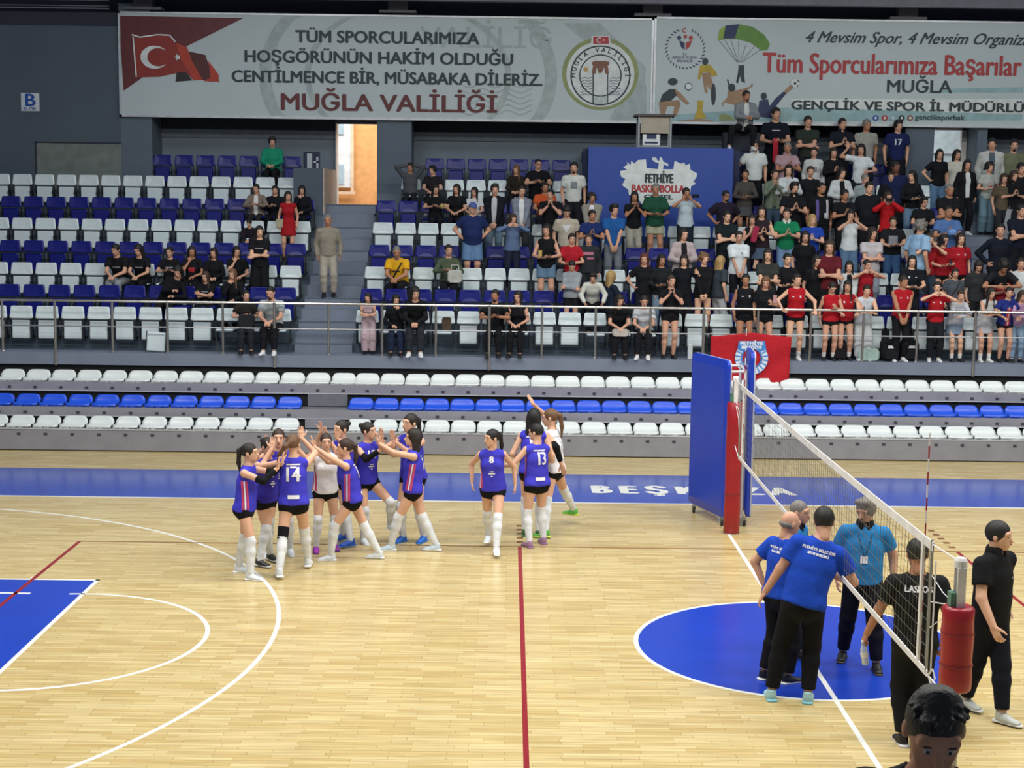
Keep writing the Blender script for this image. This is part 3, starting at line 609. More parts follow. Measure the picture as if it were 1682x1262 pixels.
def tape(z, w, t=.005):
    mb = MB(); n = 16; vs = []; fs = []
    for k in range(n + 1):
        y = Y0 + (Y1 - Y0) * k / n
        for dx, dz in ((-t, -w), (t, -w), (t, 0), (-t, 0)): vs.append((dx, y, sag(y, z) + dz))
    for k in range(n):
        for q in range(4): fs.append((4 * k + q, 4 * k + (q + 1) % 4, 4 * k + 4 + (q + 1) % 4, 4 * k + 4 + q))
    fs += [(0, 1, 2, 3), (4 * n + 3, 4 * n + 2, 4 * n + 1, 4 * n)]; return mb.add(vs, fs)
link('top_tape', tape(ZT + .02, .07), NETW, net); link('bottom_tape', tape(ZBm + .03, .05), NETW, net)
for y, nmn in ((-4.5, 'side_band'), (4.5, 'side_band')): link(nmn, MB().box(-.008, .008, y - .025, y + .025, ZBm, ZT), NETW, net)
for y in (-4.74, 4.74): link('end_rod', MB().tube([(0, y, ZBm), (0, y, ZT + .03)], .011, 6), STE, net)
link('end_rod', MB().tube([(0.0, -4.86, ZBm + .05), (0, -4.86, ZT - .1)], .006, 6), NETW, net)
for s in (-1, 1):
    yp = 5.5 if s > 0 else -5.32
    link('top_cable', MB().tube([(0, s * 4.78, ZT), (TX, yp, 2.235)], .006, 6), NETW, net); link('bottom_cord', MB().tube([(0, s * 4.78, ZBm), (TX, yp - s * .05, ZBm - .06 if s < 0 else 1.3)], .006, 6), NETW, net)
    for za, zb in ((2.0, 1.9), (1.8, 1.93), (1.6, 1.9)): link('lacing', MB().tube([(0, s * 4.78, za), (TX * .5, s * 5.0, (za + zb) / 2 - .02), (TX, yp, zb)], .004, 4), NETW, net)
link('cord_knot', MB().tube([(0, -4.8, ZBm), (.02, -4.84, ZBm + .06), (.03, -4.88, ZBm), (.01, -4.84, ZBm - .05), (0, -4.8, ZBm)], .007, 5), NETW, net)
for y, lb in ((-4.5, 'near red and white striped antenna on the net'), (4.5, 'far red and white striped antenna on the net')):
    o = empty('antenna', (.012, y, 1.24)); tag(o, lb, 'antenna', 'net antennas')
    for k in range(18): link('band', MB().tube([(0, 0, .1 * k), (0, 0, .1 * k + .1)], .006, 6), PADR if k % 2 == 0 else NETW, o)
# referee stand
rs = empty('referee_stand', (.05, 6.3, 0)); tag(rs, 'wheeled referee stand with two tall blue padded panels behind the far net post', 'stand')
BPAD = mat('stand_pad_blue', '1b3cb8', .3, 0, .06, 2); BPL = mat('stand_pad_edge', 'a9b2cc', .4); BPV = mat('stand_pad_violet', '4a46c0', .35)
def pad(p0, p1, z0, z1, th, name):
    a = Vector((p0[0], p0[1], 0)); b = Vector((p1[0], p1[1], 0)); L = (b - a).length; ang = math.atan2(b.y - a.y, b.x - a.x)
    mb = MB(); mb.panel(L, z1 - z0, th, .10, 0, 0, n=6, rb=.06); o = link(name, mb, BPAD, rs)
    mid = (a + b) / 2; o.location = (mid.x - .05, mid.y - 6.3, z0); o.rotation_euler = (0, 0, ang)
    e = MB(); e.panel(L + .01, z1 - z0 + .01, th * .35, .10, -.005, th * .45, n=6, rb=.06); q = link('edge_trim', e, BPL, o); return o
pad((-.40, 6.95), (-.02, 5.75), .16, 2.46, .07, 'side_pad'); pad((.40, 6.80), (.33, 5.90), .14, 2.56, .09, 'side_pad')
fr_ = MB()
for (x, y) in ((-.33, 6.85), (-.05, 5.95), (.30, 6.75), (.26, 6.0)): fr_.tube([(x - .05, y - 6.3, .12), (x - .05, y - 6.3, 2.3)], .022, 8)
for z in (.14, 1.25, 2.28): fr_.tube([(-.10, 5.95 - 6.3, z), (.21, 6.0 - 6.3, z), (.25, 6.75 - 6.3, z), (-.38, 6.85 - 6.3, z)], .018, 8, close=True)
link('frame', fr_, NETW, rs); link('platform', MB().box(-.12, .16, -.2, .35, 1.25, 1.29), STE, rs)
for (x, y) in ((-.33, 6.85), (-.03, 5.93), (.32, 6.7), (.30, 5.95)):
    c = link('caster', MB().box(-.03, .03, -.012, .012, .06, .13), STE, rs); c.location = (x - .05, y - 6.3, 0)
    w = link('wheel', MB().tube([(-.016, 0, .055), (.016, 0, .055)], .053, 14), mat('caster_rubber', '1b1b1d', .6), c); w.location = (.0, 0.02, 0)
# ================================================================ near stand under the viewer
struct(link('floor_near_stand', MB().box(-12, 12, -17.5, -11.7, 1.75, 1.95), SLAB)); struct(link('wall_near_stand', MB().box(-12, 12, -11.9, -11.7, 0, 1.75), SLAB))
struct(link('floor_near_terrace', MB().box(-12, 12, -17.5, -14.0, 1.95, 3.15), SLAB))
# ================================================================ figures: bodies grown as one surface from a posed skeleton
V3 = lambda *a: np.array(a, float)
def nrm(v): return v / (np.linalg.norm(v) + 1e-9)
def rotz(v, a): c, s = math.cos(a), math.sin(a); return V3(c * v[0] - s * v[1], s * v[0] + c * v[1], v[2])
def P(a, b, ra, rb=None, side=None, k=.02, e=None, clip=None, sub=False):
    ra = (ra, ra) if np.isscalar(ra) else ra; rb = ra if rb is None else ((rb, rb) if np.isscalar(rb) else rb)
    return dict(a=V3(*a), b=V3(*b), ra=ra, rb=rb, side=side, k=k, e=e, clip=clip or [], sub=sub)
def surf(prims, h, post=None):
    """smooth union of tapered, elliptical capsules, turned into quads on a grid (surface nets)"""
    lo = np.min([np.minimum(p['a'], p['b']) - max(p['ra'] + p['rb'] + ((p['e'],) if p['e'] else ())) for p in prims if not p['sub']], 0) - 3 * h
    hi = np.max([np.maximum(p['a'], p['b']) + max(p['ra'] + p['rb'] + ((p['e'],) if p['e'] else ())) for p in prims if not p['sub']], 0) + 3 * h
    n = np.ceil((hi - lo) / h).astype(int) + 1
    F = np.full(n, .5, np.float32); ax = [lo[i] + h * np.arange(n[i]) for i in range(3)]
    for p in prims:
        m = max(p['ra'] + p['rb'] + ((p['e'],) if p['e'] else ())) + p['k'] + 2.5 * h
        i0 = np.maximum(0, np.floor((np.minimum(p['a'], p['b']) - m - lo) / h).astype(int)); i1 = np.minimum(n, np.ceil((np.maximum(p['a'], p['b']) + m - lo) / h).astype(int) + 1)
        if np.any(i1 <= i0): continue
        X = ax[0][i0[0]:i1[0], None, None]; Y = ax[1][None, i0[1]:i1[1], None]; Z = ax[2][None, None, i0[2]:i1[2]]
        a, b = p['a'], p['b']; ab = b - a; L2 = float(ab @ ab)
        if L2 > 1e-9: t = np.clip(((X - a[0]) * ab[0] + (Y - a[1]) * ab[1] + (Z - a[2]) * ab[2]) / L2, 0, 1)
        else: t = np.zeros((1, 1, 1))
        qx, qy, qz = X - a[0] - t * ab[0], Y - a[1] - t * ab[1], Z - a[2] - t * ab[2]
        w = p['ra'][0] + (p['rb'][0] - p['ra'][0]) * t; d = p['ra'][1] + (p['rb'][1] - p['ra'][1]) * t
        if p['side'] is None and p['e'] is None: f = np.sqrt(qx * qx + qy * qy + qz * qz) - w
        else:
            axis = nrm(ab) if L2 > 1e-9 else V3(0, 0, 1); s = V3(*(p['side'] if p['side'] is not None else (1, 0, 0))); s = nrm(s - axis * (s @ axis)); nn = np.cross(axis, s)
            qs = qx * s[0] + qy * s[1] + qz * s[2]; qn = qx * nn[0] + qy * nn[1] + qz * nn[2]; qa = qx * axis[0] + qy * axis[1] + qz * axis[2]
            e = p['e'] or (w + d) / 2; f = (np.sqrt((qs / w) ** 2 + (qn / d) ** 2 + (qa / e) ** 2) - 1) * np.minimum(w, d)
        for (c, nv) in p['clip']: f = np.maximum(f, (X - c[0]) * nv[0] + (Y - c[1]) * nv[1] + (Z - c[2]) * nv[2])
        sl = F[i0[0]:i1[0], i0[1]:i1[1], i0[2]:i1[2]]
        if p['sub']: g = -f; k = p['k']; hh = np.maximum(k - np.abs(sl - g), 0) / k; sl[...] = np.maximum(sl, g) + hh * hh * k * .25
        else: k = p['k']; hh = np.maximum(k - np.abs(sl - f), 0) / k; sl[...] = np.minimum(sl, f) - hh * hh * k * .25
    if post is not None: F = post(F, ax)
    F[0] = F[-1] = .5; F[:, 0] = F[:, -1] = .5; F[:, :, 0] = F[:, :, -1] = .5
    F[F == 0] = 1e-6; S = F < 0; nx, ny, nz = F.shape
    acc = np.zeros((nx - 1, ny - 1, nz - 1, 3), np.float32); cnt = np.zeros((nx - 1, ny - 1, nz - 1), np.float32)
    for d in range(3):
        o = [(0, 0, 0), (0, 0, 0)]
        for i in (0, 1):
            for j in (0, 1):
                off = [0, 0, 0]; oth = [q for q in range(3) if q != d]; off[oth[0]] = i; off[oth[1]] = j
                A = tuple(slice(off[q], off[q] + F.shape[q] - 1) for q in range(3)); off2 = list(off); off2[d] += 1
                B = tuple(slice(off2[q], off2[q] + F.shape[q] - 1) for q in range(3))
                fa, fb = F[A], F[B]; x = (fa < 0) != (fb < 0); t = np.where(x, fa / np.where(x, fa - fb, 1), 0)
                acc[..., d] += t * x; acc[..., oth[0]] += i * x; acc[..., oth[1]] += j * x; cnt += x
    act = cnt > 0; idx = np.full(act.shape, -1, np.int64); idx[act] = np.arange(act.sum())
    ii = np.argwhere(act); V = (ii + acc[act] / cnt[act][:, None]) * h + lo
    Q = []
    for d in range(3):
        oth = [q for q in range(3) if q != d]; u, v = oth
        A = [slice(1, -1)] * 3; A[d] = slice(0, -1); B = list(A); B[d] = slice(1, None)
        sa, sb = S[tuple(A)], S[tuple(B)]; x = sa != sb; c = np.argwhere(x); base = c.copy(); base[:, u] += 1; base[:, v] += 1
        fl = sa[x]
        def I(du, dv): q = base.copy(); q[:, u] -= du; q[:, v] -= dv; return idx[q[:, 0], q[:, 1], q[:, 2]]
        q = np.stack([I(1, 1), I(0, 1), I(0, 0), I(1, 0)], 1); flip = fl if d != 1 else ~fl; q[~flip] = q[~flip][:, ::-1]; Q.append(q)
    return V, np.concatenate(Q)
def npmesh(name, parts, mats, smooth=True):
    """parts: list of (V, Q, material index)"""
    Vs = np.concatenate([p[0] for p in parts]); off = 0; qs = []; mi = []
    for V, Q, m in parts: qs.append(Q + off); off += len(V); mi.append(np.full(len(Q), m))
    q = np.concatenate(qs); mi = np.concatenate(mi); me = bpy.data.meshes.new(name)
    me.vertices.add(len(Vs)); me.vertices.foreach_set('co', Vs.astype(np.float32).ravel()); me.loops.add(q.size); me.loops.foreach_set('vertex_index', q.ravel().astype(np.int32))
    me.polygons.add(len(q)); me.polygons.foreach_set('loop_start', np.arange(0, q.size, 4, dtype=np.int32)); me.polygons.foreach_set('loop_total', np.full(len(q), 4, np.int32))
    me.polygons.foreach_set('material_index', mi.astype(np.int32)); me.polygons.foreach_set('use_smooth', [smooth] * len(q))
    me.update(calc_edges=True); me.validate()
    for m in mats: me.materials.append(m)
    return me
def xf(VQ, M, m=0): V, Q = VQ[0], VQ[1]; R = np.array(M.to_3x3()); t = np.array(M.translation); return (V @ R.T + t, Q, m)
# ---- head template, origin at the centre of the head, face toward -Y
def head_prims(male):
    j = 1.0 if male else .92
    return [P((0, .014, .028), (0, .014, .028), (.076, .094), side=(1, 0, 0), e=.092, k=.01),
            P((0, -.035, -.02), (0, -.035, -.02), (.064 * j, .058), e=.085, k=.03), P((0, -.02, -.055), (0, -.058, -.082), .052 * j, .030 * j, k=.03),
            P((0, -.088, .008), (0, -.108, -.030), .009, .014, k=.012), P((0, -.096, -.055), (0, -.096, -.055), (.022, .009), e=.008, k=.01),
            P((-.046, -.075, .034), (.046, -.075, .034), .014, k=.02), P((-.079, .012, -.004), (-.079, .012, -.004), (.011, .021), e=.031, k=.008), P((.079, .012, -.004), (.079, .012, -.004), (.011, .021), e=.031, k=.008),
            P((0, .02, -.06), (0, .025, -.135), .053 * j, .052 * j, k=.03),
            P((-.031, -.100, .012), (-.031, -.100, .012), .013, k=.008, sub=True), P((.031, -.100, .012), (.031, -.100, .012), .013, k=.008, sub=True)]
def ball(c, r, n=8, m=6):
    V = []; 
    for i in range(m + 1):
        th = math.pi * i / m
        for j in range(n): V.append((c[0] + r[0] * math.sin(th) * math.cos(2 * math.pi * j / n), c[1] + r[1] * math.sin(th) * math.sin(2 * math.pi * j / n), c[2] + r[2] * math.cos(th)))
    Q = [(i * n + j, (i + 1) * n + j, (i + 1) * n + (j + 1) % n, i * n + (j + 1) % n) for i in range(m) for j in range(n)]
    return np.array(V), np.array(Q)
HEADS = {}
def head(male, fine):
    if (male, fine) in HEADS: return HEADS[male, fine]
    h = {0: .0135, 1: .0075, 2: .0042}[fine]; out = [(surf(head_prims(male), h), 0)]
    for s in (-1, 1):
        out.append((ball((s * .031, -.079, .010), (.0145, .0145, .0115)), 1)); out.append((ball((s * .031, -.0885, .010), (.0068, .006, .0072)), 2))
        out.append((ball((s * .032, -.0905, .032), (.016, .005, .0034), 8, 4), 2))
    out.append((ball((0, -.1045, -.0555), (.021, .0042, .0062), 8, 4), 3))
    HEADS[male, fine] = out; return out
# ---- hair
def scalp(t, low=-.045, front=.06):
    c = [((0, 0, low), (0, 0, -1))]
    return [P((0, .016, .032), (0, .016, .032), (.077 + t, .095 + t), side=(1, 0, 0), e=.093 + t, k=.01, clip=c), P((0, -.135, -.03), (0, -.135, -.03), (.070, .085), e=.108, k=.01, sub=True)]
HAIRM = {}
def hair_mesh(style, fine):
    if (style, fine) in HAIRM: return HAIRM[style, fine]
    h = {0: .013, 1: .0085, 2: .0055}[fine]
    if style == 'short': pr = scalp(.011)
    elif style == 'thick': pr = scalp(.019, -.05) + [P((-.05, -.05, .11), (.05, -.05, .11), .03, k=.03)]
    elif style == 'crop':
        rnd = random.Random(5); pr = scalp(.006, -.03)
        pr.insert(1, P((0, -.0, .085), (0, .02, .095), (.068, .075), side=(1, 0, 0), e=.042, k=.02))
        for i in range(150):
            a = rnd.uniform(0, 6.28); r_ = math.sqrt(rnd.random()); x_, y_ = .066 * r_ * math.cos(a), -.005 + .085 * r_ * math.sin(a); z_ = .095 + .035 * math.sqrt(max(0, 1 - r_ * r_)); pr.append(P((x_, y_, z_), (x_ * 1.15 + rnd.uniform(-.01, .01), y_ * 1.1 - .012, z_ - .002 + rnd.uniform(0, .007)), .008, .006, k=.006))
    elif style == 'buzz': pr = scalp(.004, -.03)
    elif style == 'fringe': pr = [P((0, .03, -.015), (0, .03, -.015), (.082, .088), e=.045, k=.01), P((0, -.11, 0), (0, -.11, 0), (.1, .10), e=.1, k=.01, sub=True)]
    elif style == 'curly':
        rnd = random.Random(3); pr = scalp(.02, -.05)
        for i in range(34):
            a = rnd.uniform(-1.0, 4.14); z = rnd.uniform(-.06, .13); r = .105 * math.sqrt(max(.1, 1 - (max(0, z) / .15) ** 2)); pr.append(P((r * math.cos(a), .025 + abs(r) * math.sin(a), z), (r * math.cos(a), .025 + r * math.sin(a), z), .024, k=.012))
        pr.append(pr.pop(1))
    elif style == 'long': pr = scalp(.014, -.09) + [P((-.066, .03, -.02), (-.092, .045, -.30), (.030, .045), (.022, .03), side=(1, 0, 0), k=.03), P((.066, .03, -.02), (.092, .045, -.30), (.030, .045), (.022, .03), side=(1, 0, 0), k=.03), P((0, .075, 0), (0, .085, -.33), (.085, .035), (.07, .02), side=(1, 0, 0), k=.03)]
    elif style == 'front': pr = scalp(.015, -.09) + [P((-.070, .0, -.01), (-.088, -.045, -.32), (.024, .038), (.022, .022), side=(1, 0, 0), k=.03), P((.070, .0, -.01), (.088, -.045, -.32), (.024, .038), (.022, .022), side=(1, 0, 0), k=.03), P((0, .07, 0), (0, .07, -.2), (.08, .035), (.07, .02), side=(1, 0, 0), k=.03)]
    elif style == 'bob': pr = scalp(.02, -.12) + [P((-.072, .0, -.02), (-.082, -.005, -.12), (.022, .05), side=(1, 0, 0), k=.03), P((.072, .0, -.02), (.082, -.005, -.12), (.022, .05), side=(1, 0, 0), k=.03), P((0, .07, -.02), (0, .065, -.12), (.08, .035), side=(1, 0, 0), k=.03)]
    elif style == 'tied': pr = scalp(.007, -.03)
    elif style == 'bun': pr = scalp(.007, -.03) + [P((0, .105, .07), (0, .115, .075), .036, k=.01)]
    elif style == 'pony': pr = scalp(.007, -.03) + [P((0, .10, .065), (0, .14, .03), .022, .030, k=.02), P((0, .14, .03), (0, .155, -.12), .031, .027, k=.02), P((0, .155, -.12), (0, .135, -.28), .027, .010, k=.02)]
    elif style == 'swing': pr = scalp(.007, -.03) + [P((0, .10, .05), (.05, .14, .0), .024, .032, k=.02), P((.05, .14, .0), (.13, .14, -.10), .03, .024, k=.02), P((.13, .14, -.10), (.16, .13, -.2), .022, .008, k=.02)]
    elif style == 'cap': pr = [P((0, .012, .045), (0, .012, .045), (.090, .108), e=.085, k=.01, clip=[((0, 0, .035), (0, 0, -1))]), P((0, -.07, .045), (0, -.15, .03), (.07, .008), (.05, .006), side=(1, 0, 0), k=.01)]
    elif style == 'beard': pr = [P((0, -.028, -.058), (0, -.062, -.088), .058, .037, k=.03, clip=[((0, 0, -.035), (0, 0, 1)), ((0, -.0, 0), (0, 1, 0))]), P((0, -.10, -.042), (0, -.10, -.042), (.028, .014), e=.007, k=.01), P((0, -.115, -.057), (0, -.115, -.057), (.020, .02), e=.007, k=.006, sub=True)]
    VQ = surf(pr, h); me = npmesh(style, [(VQ[0], VQ[1], 0)], []); HAIRM[style, fine] = me; return me
# ---- hand template: wrist at origin, fingers toward -Z, palm toward -X, thumb toward -Y
HANDS = {}
def hand(kind, fine):
    if (kind, fine) in HANDS: return HANDS[kind, fine]
    h = {0: .0085, 1: .0062, 2: .005}[fine]
    pr = [P((0, 0, .01), (0, 0, -.02), (.019, .026), (.016, .032), side=(1, 0, 0), k=.01), P((0, .002, -.022), (0, .0, -.074), (.0145, .036), (.013, .040), side=(1, 0, 0), k=.012)]
    curl = {'open': .05, 'relax': .45, 'grip': 1.25, 'spread': .08}[kind]; sp = 1.6 if kind == 'spread' else 1.0
    for y, L in ((-.030, .070), (-.0105, .080), (.0095, .075), (.0290, .058)):
        p = V3(0, y, -.078); a = curl * .5; fan = y * sp * 2.2
        for s, r in ((.45, .0090), (.31, .0083), (.24, .0076)):
            q = p + L * s * V3(-math.sin(a), math.sin(fan) * .6, -math.cos(a)); pr.append(P(p, q, r, r * .93, k=.004)); p = q; a += curl
    tz = {'open': -.5, 'spread': -.9, 'relax': -.25, 'grip': .1}[kind]
    p = V3(0, -.024, -.022)
    for L, r, dx, dy in ((.036, .0135, -.15, -.75 + tz * .3), (.032, .0105, -.3, -.45 + tz * .2), (.026, .009, -.4, -.15 + tz * .2)):
        q = p + L * nrm(V3(dx * (2 if kind == 'grip' else 1), dy, -.75)); pr.append(P(p, q, r, r * .9, k=.008)); p = q
    HANDS[kind, fine] = surf(pr, h); return HANDS[kind, fine]
# ---- shoe and sock templates: ankle at origin, toe toward -Y, sole at z=-.08
SHOEM = {}
def shoe_mesh(kind, fine):
    if (kind, fine) in SHOEM: return SHOEM[kind, fine]
    h = {0: .014, 1: .009, 2: .007}[fine]; fl = [((0, 0, -.081), (0, 0, -1))]
    up = surf([P((0, .02, -.045), (0, -.03, -.042), (.038, .040), (.040, .040), side=(1, 0, 0), k=.03), P((0, -.03, -.05), (0, -.135, -.062), (.041, .034), (.043, .027), side=(1, 0, 0), k=.03), P((0, .012, -.02), (0, .012, .012), (.038, .045), side=(1, 0, 0), k=.02, clip=[((0, 0, .02), (0, 0, 1))])], h)
    so = surf([P((0, .03, -.073), (0, -.145, -.073), (.045, .012), (.047, .012), side=(1, 0, 0), k=.01, e=.05, clip=fl), P((0, .05, -.073), (0, .05, -.073), (.036, .02), e=.012, k=.02, clip=fl)], h)
    parts = [(up[0], up[1], 0), (so[0], so[1], 1)]
    for y, z in ((-.045, -.012), (-.065, -.022), (-.085, -.031)): b = ball((0, y, z), (.022, .006, .005), 6, 4); parts.append((b[0], b[1], 1))
    SHOEM[kind, fine] = npmesh('shoe', parts, []); return SHOEM[kind, fine]
# ---- skeleton
def ik(A, T, l1, l2, hint):
    d = T - A; L = np.linalg.norm(d); m = (l1 + l2) * .999
    if L > m: T = A + d / L * m; d = T - A; L = m
    L = max(L, abs(l1 - l2) + .01); u = d / L; x = (l1 * l1 - l2 * l2 + L * L) / (2 * L); y = math.sqrt(max(0, l1 * l1 - x * x)); hv = hint - u * (hint @ u); hv = nrm(hv)
    return A + u * x + hv * y, T
def skel(p):
    """p: pose dictionary; the figure is 1.70 m tall, faces -Y; side 'a' is -X, side 'b' is +X"""
    male = p.get('male', False); b = p.get('b', 1.0); K = {}
    Pv = V3(*p.get('hip', (0, 0, .905))); le = math.radians(p.get('lean', 2)); ti = math.radians(p.get('tilt', 0)); tw = math.radians(p.get('twist', 0))
    up = nrm(V3(math.sin(ti), -math.sin(le), math.cos(le))); sv = nrm(rotz(V3(1, 0, 0), tw)); sv = nrm(sv - up * (sv @ up)); sh = V3(math.cos(math.radians(p.get('hiptwist', 0))), math.sin(math.radians(p.get('hiptwist', 0))), 0)
    W = Pv + .14 * nrm(up + V3(0, 0, .5)); Cc = Pv + .30 * up; S = Pv + .475 * up; sw = .182 if male else .160
    hp = math.radians(p.get('nod', 4)); hy = math.radians(p.get('look', 0)); uh = nrm(up + V3(0, -math.sin(hp) * .6, .6)); Nk = S + .05 * up
    Hc = S + .205 * uh + rotz(V3(0, -.02, 0), tw)
    Ml = Matrix.Translation(Vector(Hc)) @ Matrix.Rotation(hy, 4, 'Z') @ Matrix.Rotation(hp + le * .35, 4, 'X') @ Matrix.Rotation(math.radians(p.get('cock', 0)), 4, 'Y')
    K.update(P=Pv, W=W, C=Cc, S=S, N=Nk, H=Hc, M=Ml, up=up, sv=sv, sh=sh, male=male, b=b)
    for s, c in ((-1, 'a'), (1, 'b')):
        sj = S + sv * s * sw - up * .025; 
        if p.get('raise' + c): sj = sj + up * .03
        K['s' + c] = sj; t = p.get('h' + c, (s * (.235 if male else .22), -.02, .86)); T = V3(*t); hint = V3(*p.get('e' + c, (s * .5, .9, -.3)))
        el, wr = ik(sj, T, .275, .25, hint); K['el' + c] = el; K['wr' + c] = wr
        hj = Pv + sh * s * .085 - V3(0, 0, .03); K['hj' + c] = hj; an = V3(*p.get('f' + c, (s * .10, .02, .08))); kn, an = ik(hj, an, .415, .40, V3(*p.get('k' + c, (s * .12, -1, .1)))); K['kn' + c] = kn; K['an' + c] = an
        K['toe' + c] = p.get('t' + c, s * 8)   # shoe yaw in degrees (0 = toward -Y)
        K['sp' + c] = p.get('sp' + c, 0)       # shoe pitch, heel up
        hd = nrm(V3(*p['d' + c])) if p.get('d' + c) else nrm(wr - el); K['hd' + c] = hd; K['pn' + c] = p.get('p' + c, (-s, 0, 0))
    return K
def torso(K, e=0.0, k=.035):
    m, b, sv, up = K['male'], K['b'], K['sv'], K['up']; sh = K['sh']; B = b
    hw = (.150 if m else .158) * (1 + (B - 1) * .7) + e; ww = (.138 if m else .118) * B + e; cw = (.162 if m else .140) * (1 + (B - 1) * .6) + e
    dd = e; ds = .105 * B + dd; wd = (.095 if m else .082) * (1 + (B - 1) * 1.5) + dd; cd = .110 * (1 + (B - 1) * .6) + dd
    W = K['W'] + (V3(0, -.03 * (B - 1) * 6, 0) if B > 1.05 else 0)
    pr = [P(K['P'] - up * .045, K['P'] + up * .03, (hw, ds), (hw * .98, ds), side=sh, k=k), P(K['P'] + up * .03, W, (hw * .96, ds * .97), (ww, wd), side=sh, k=k), P(W, K['C'], (ww, wd), (cw, cd), side=sv, k=k),
          P(K['C'], K['S'] - up * .05, (cw, cd), (cw * .93, cd * .78), side=sv, k=k), P(K['sa'] + sv * .01, K['sb'] - sv * .01, .050 + e, k=k), P(K['S'] - up * .02, K['N'], (.08 + e, .065 + e), (.055 + e, .055 + e), side=sv, k=k)]
    if not m:
        f = nrm(np.cross(sv, up))
        for s in (-1, 1): q = K['C'] + sv * s * .065 + f * .062 + up * .02; pr.append(P(q, q - up * .01, .052 + e, k=.03))
    for s, c in ((-1, 'a'), (1, 'b')): q = K['hj' + c] + V3(0, .045, .0); pr.append(P(q, q, .085 + e, k=.04))
    return pr
def leg(K, c, e=0.0, upto=2.0, wide=0.0, k=.03, start=0):
    hj, kn, an = K['hj' + c], K['kn' + c], K['an' + c]; B = 1 + (K['b'] - 1) * .5; pr = []
    t = min(1, upto); q = hj + (kn - hj) * t; r = .083 * B + (.056 - .083) * t; cl = [(q, nrm(kn - hj))] if upto < 1 else None
    pr.append(P(hj, q + (nrm(kn - hj) * .03 if upto < 1 else 0), .086 * B + e, r + e + wide * t, k=k, clip=cl))
    if upto > 1:
        t = upto - 1; q = kn + (an - kn) * min(1, t); md = kn + (an - kn) * .32; cl = [(q, nrm(an - kn))] if t < 1 else None
        pr.append(P(kn, md, .054 + e + wide, .055 + e + wide, k=k, clip=cl))
        if t > .32: pr.append(P(md, q + (nrm(an - kn) * .02 if t < 1 else 0), .055 + e + wide, (.055 - .019 * min(1, t)) + e + wide * 1.15, k=k, clip=cl))
    return pr
def arm(K, c, e=0.0, upto=2.0, k=.02, wide=0.0):
    A, E_, Wr = K['s' + c], K['el' + c], K['wr' + c]; B = (1.12 if K['male'] else 1) * (1 + (K['b'] - 1) * .5); t = min(1, upto); q = A + (E_ - A) * t; d = nrm(E_ - A); cl = [(q, d)] if upto < 1 else None
    pr = [P(A, q + (d * .03 if upto < 1 else 0), .046 * B + e, (.046 - .009 * t) * B + e + wide, k=k, clip=cl)]
    if upto > 1:
        t = upto - 1; q = E_ + (Wr - E_) * t; pr.append(P(E_, q, .037 * B + e, (.037 - .011 * t) * B + e + wide, k=k))
    return pr
def body_mesh(K, p, fine):
    h = (.020, .0135, .011)[fine]
    pr = torso(K) + [P(K['N'] - K['up'] * .02, K['H'] + V3(0, .02, -.06), .056 if K['male'] else .048, .053 if K['male'] else .046, k=.03)]
    for c in 'ab':
        pr += leg(K, c) + arm(K, c)
    V, Q = surf(pr, h); parts = [(V, Q, 0)]
    for VQ, m in head(K['male'], fine): parts.append(xf(VQ, K['M'], m))
    for s, c in ((-1, 'a'), (1, 'b')):
        z = -K['hd' + c]; pn = V3(*K['pn' + c]); x = -(pn - z * (pn @ z)); x = nrm(x); y = np.cross(z, x)
        kind = p.get('hand' + c, p.get('hand', 'relax')); hv, hq = hand(kind, fine); hv = hv.copy(); hq2 = hq
        M = Matrix((x, y, z)).transposed().to_4x4(); M.translation = Vector(K['wr' + c])
        # thumb must point to the body's front side: mirror when needed
        want = V3(*p.get('th' + c, (0, -1, 0.25)))
        if (-y) @ want < 0: hv[:, 1] *= -1; hq2 = hq[:, ::-1]
        if not K['male']: hv = hv * .92
        parts.append(xf((hv, hq2), M, 0))
    return npmesh('person', parts, [])
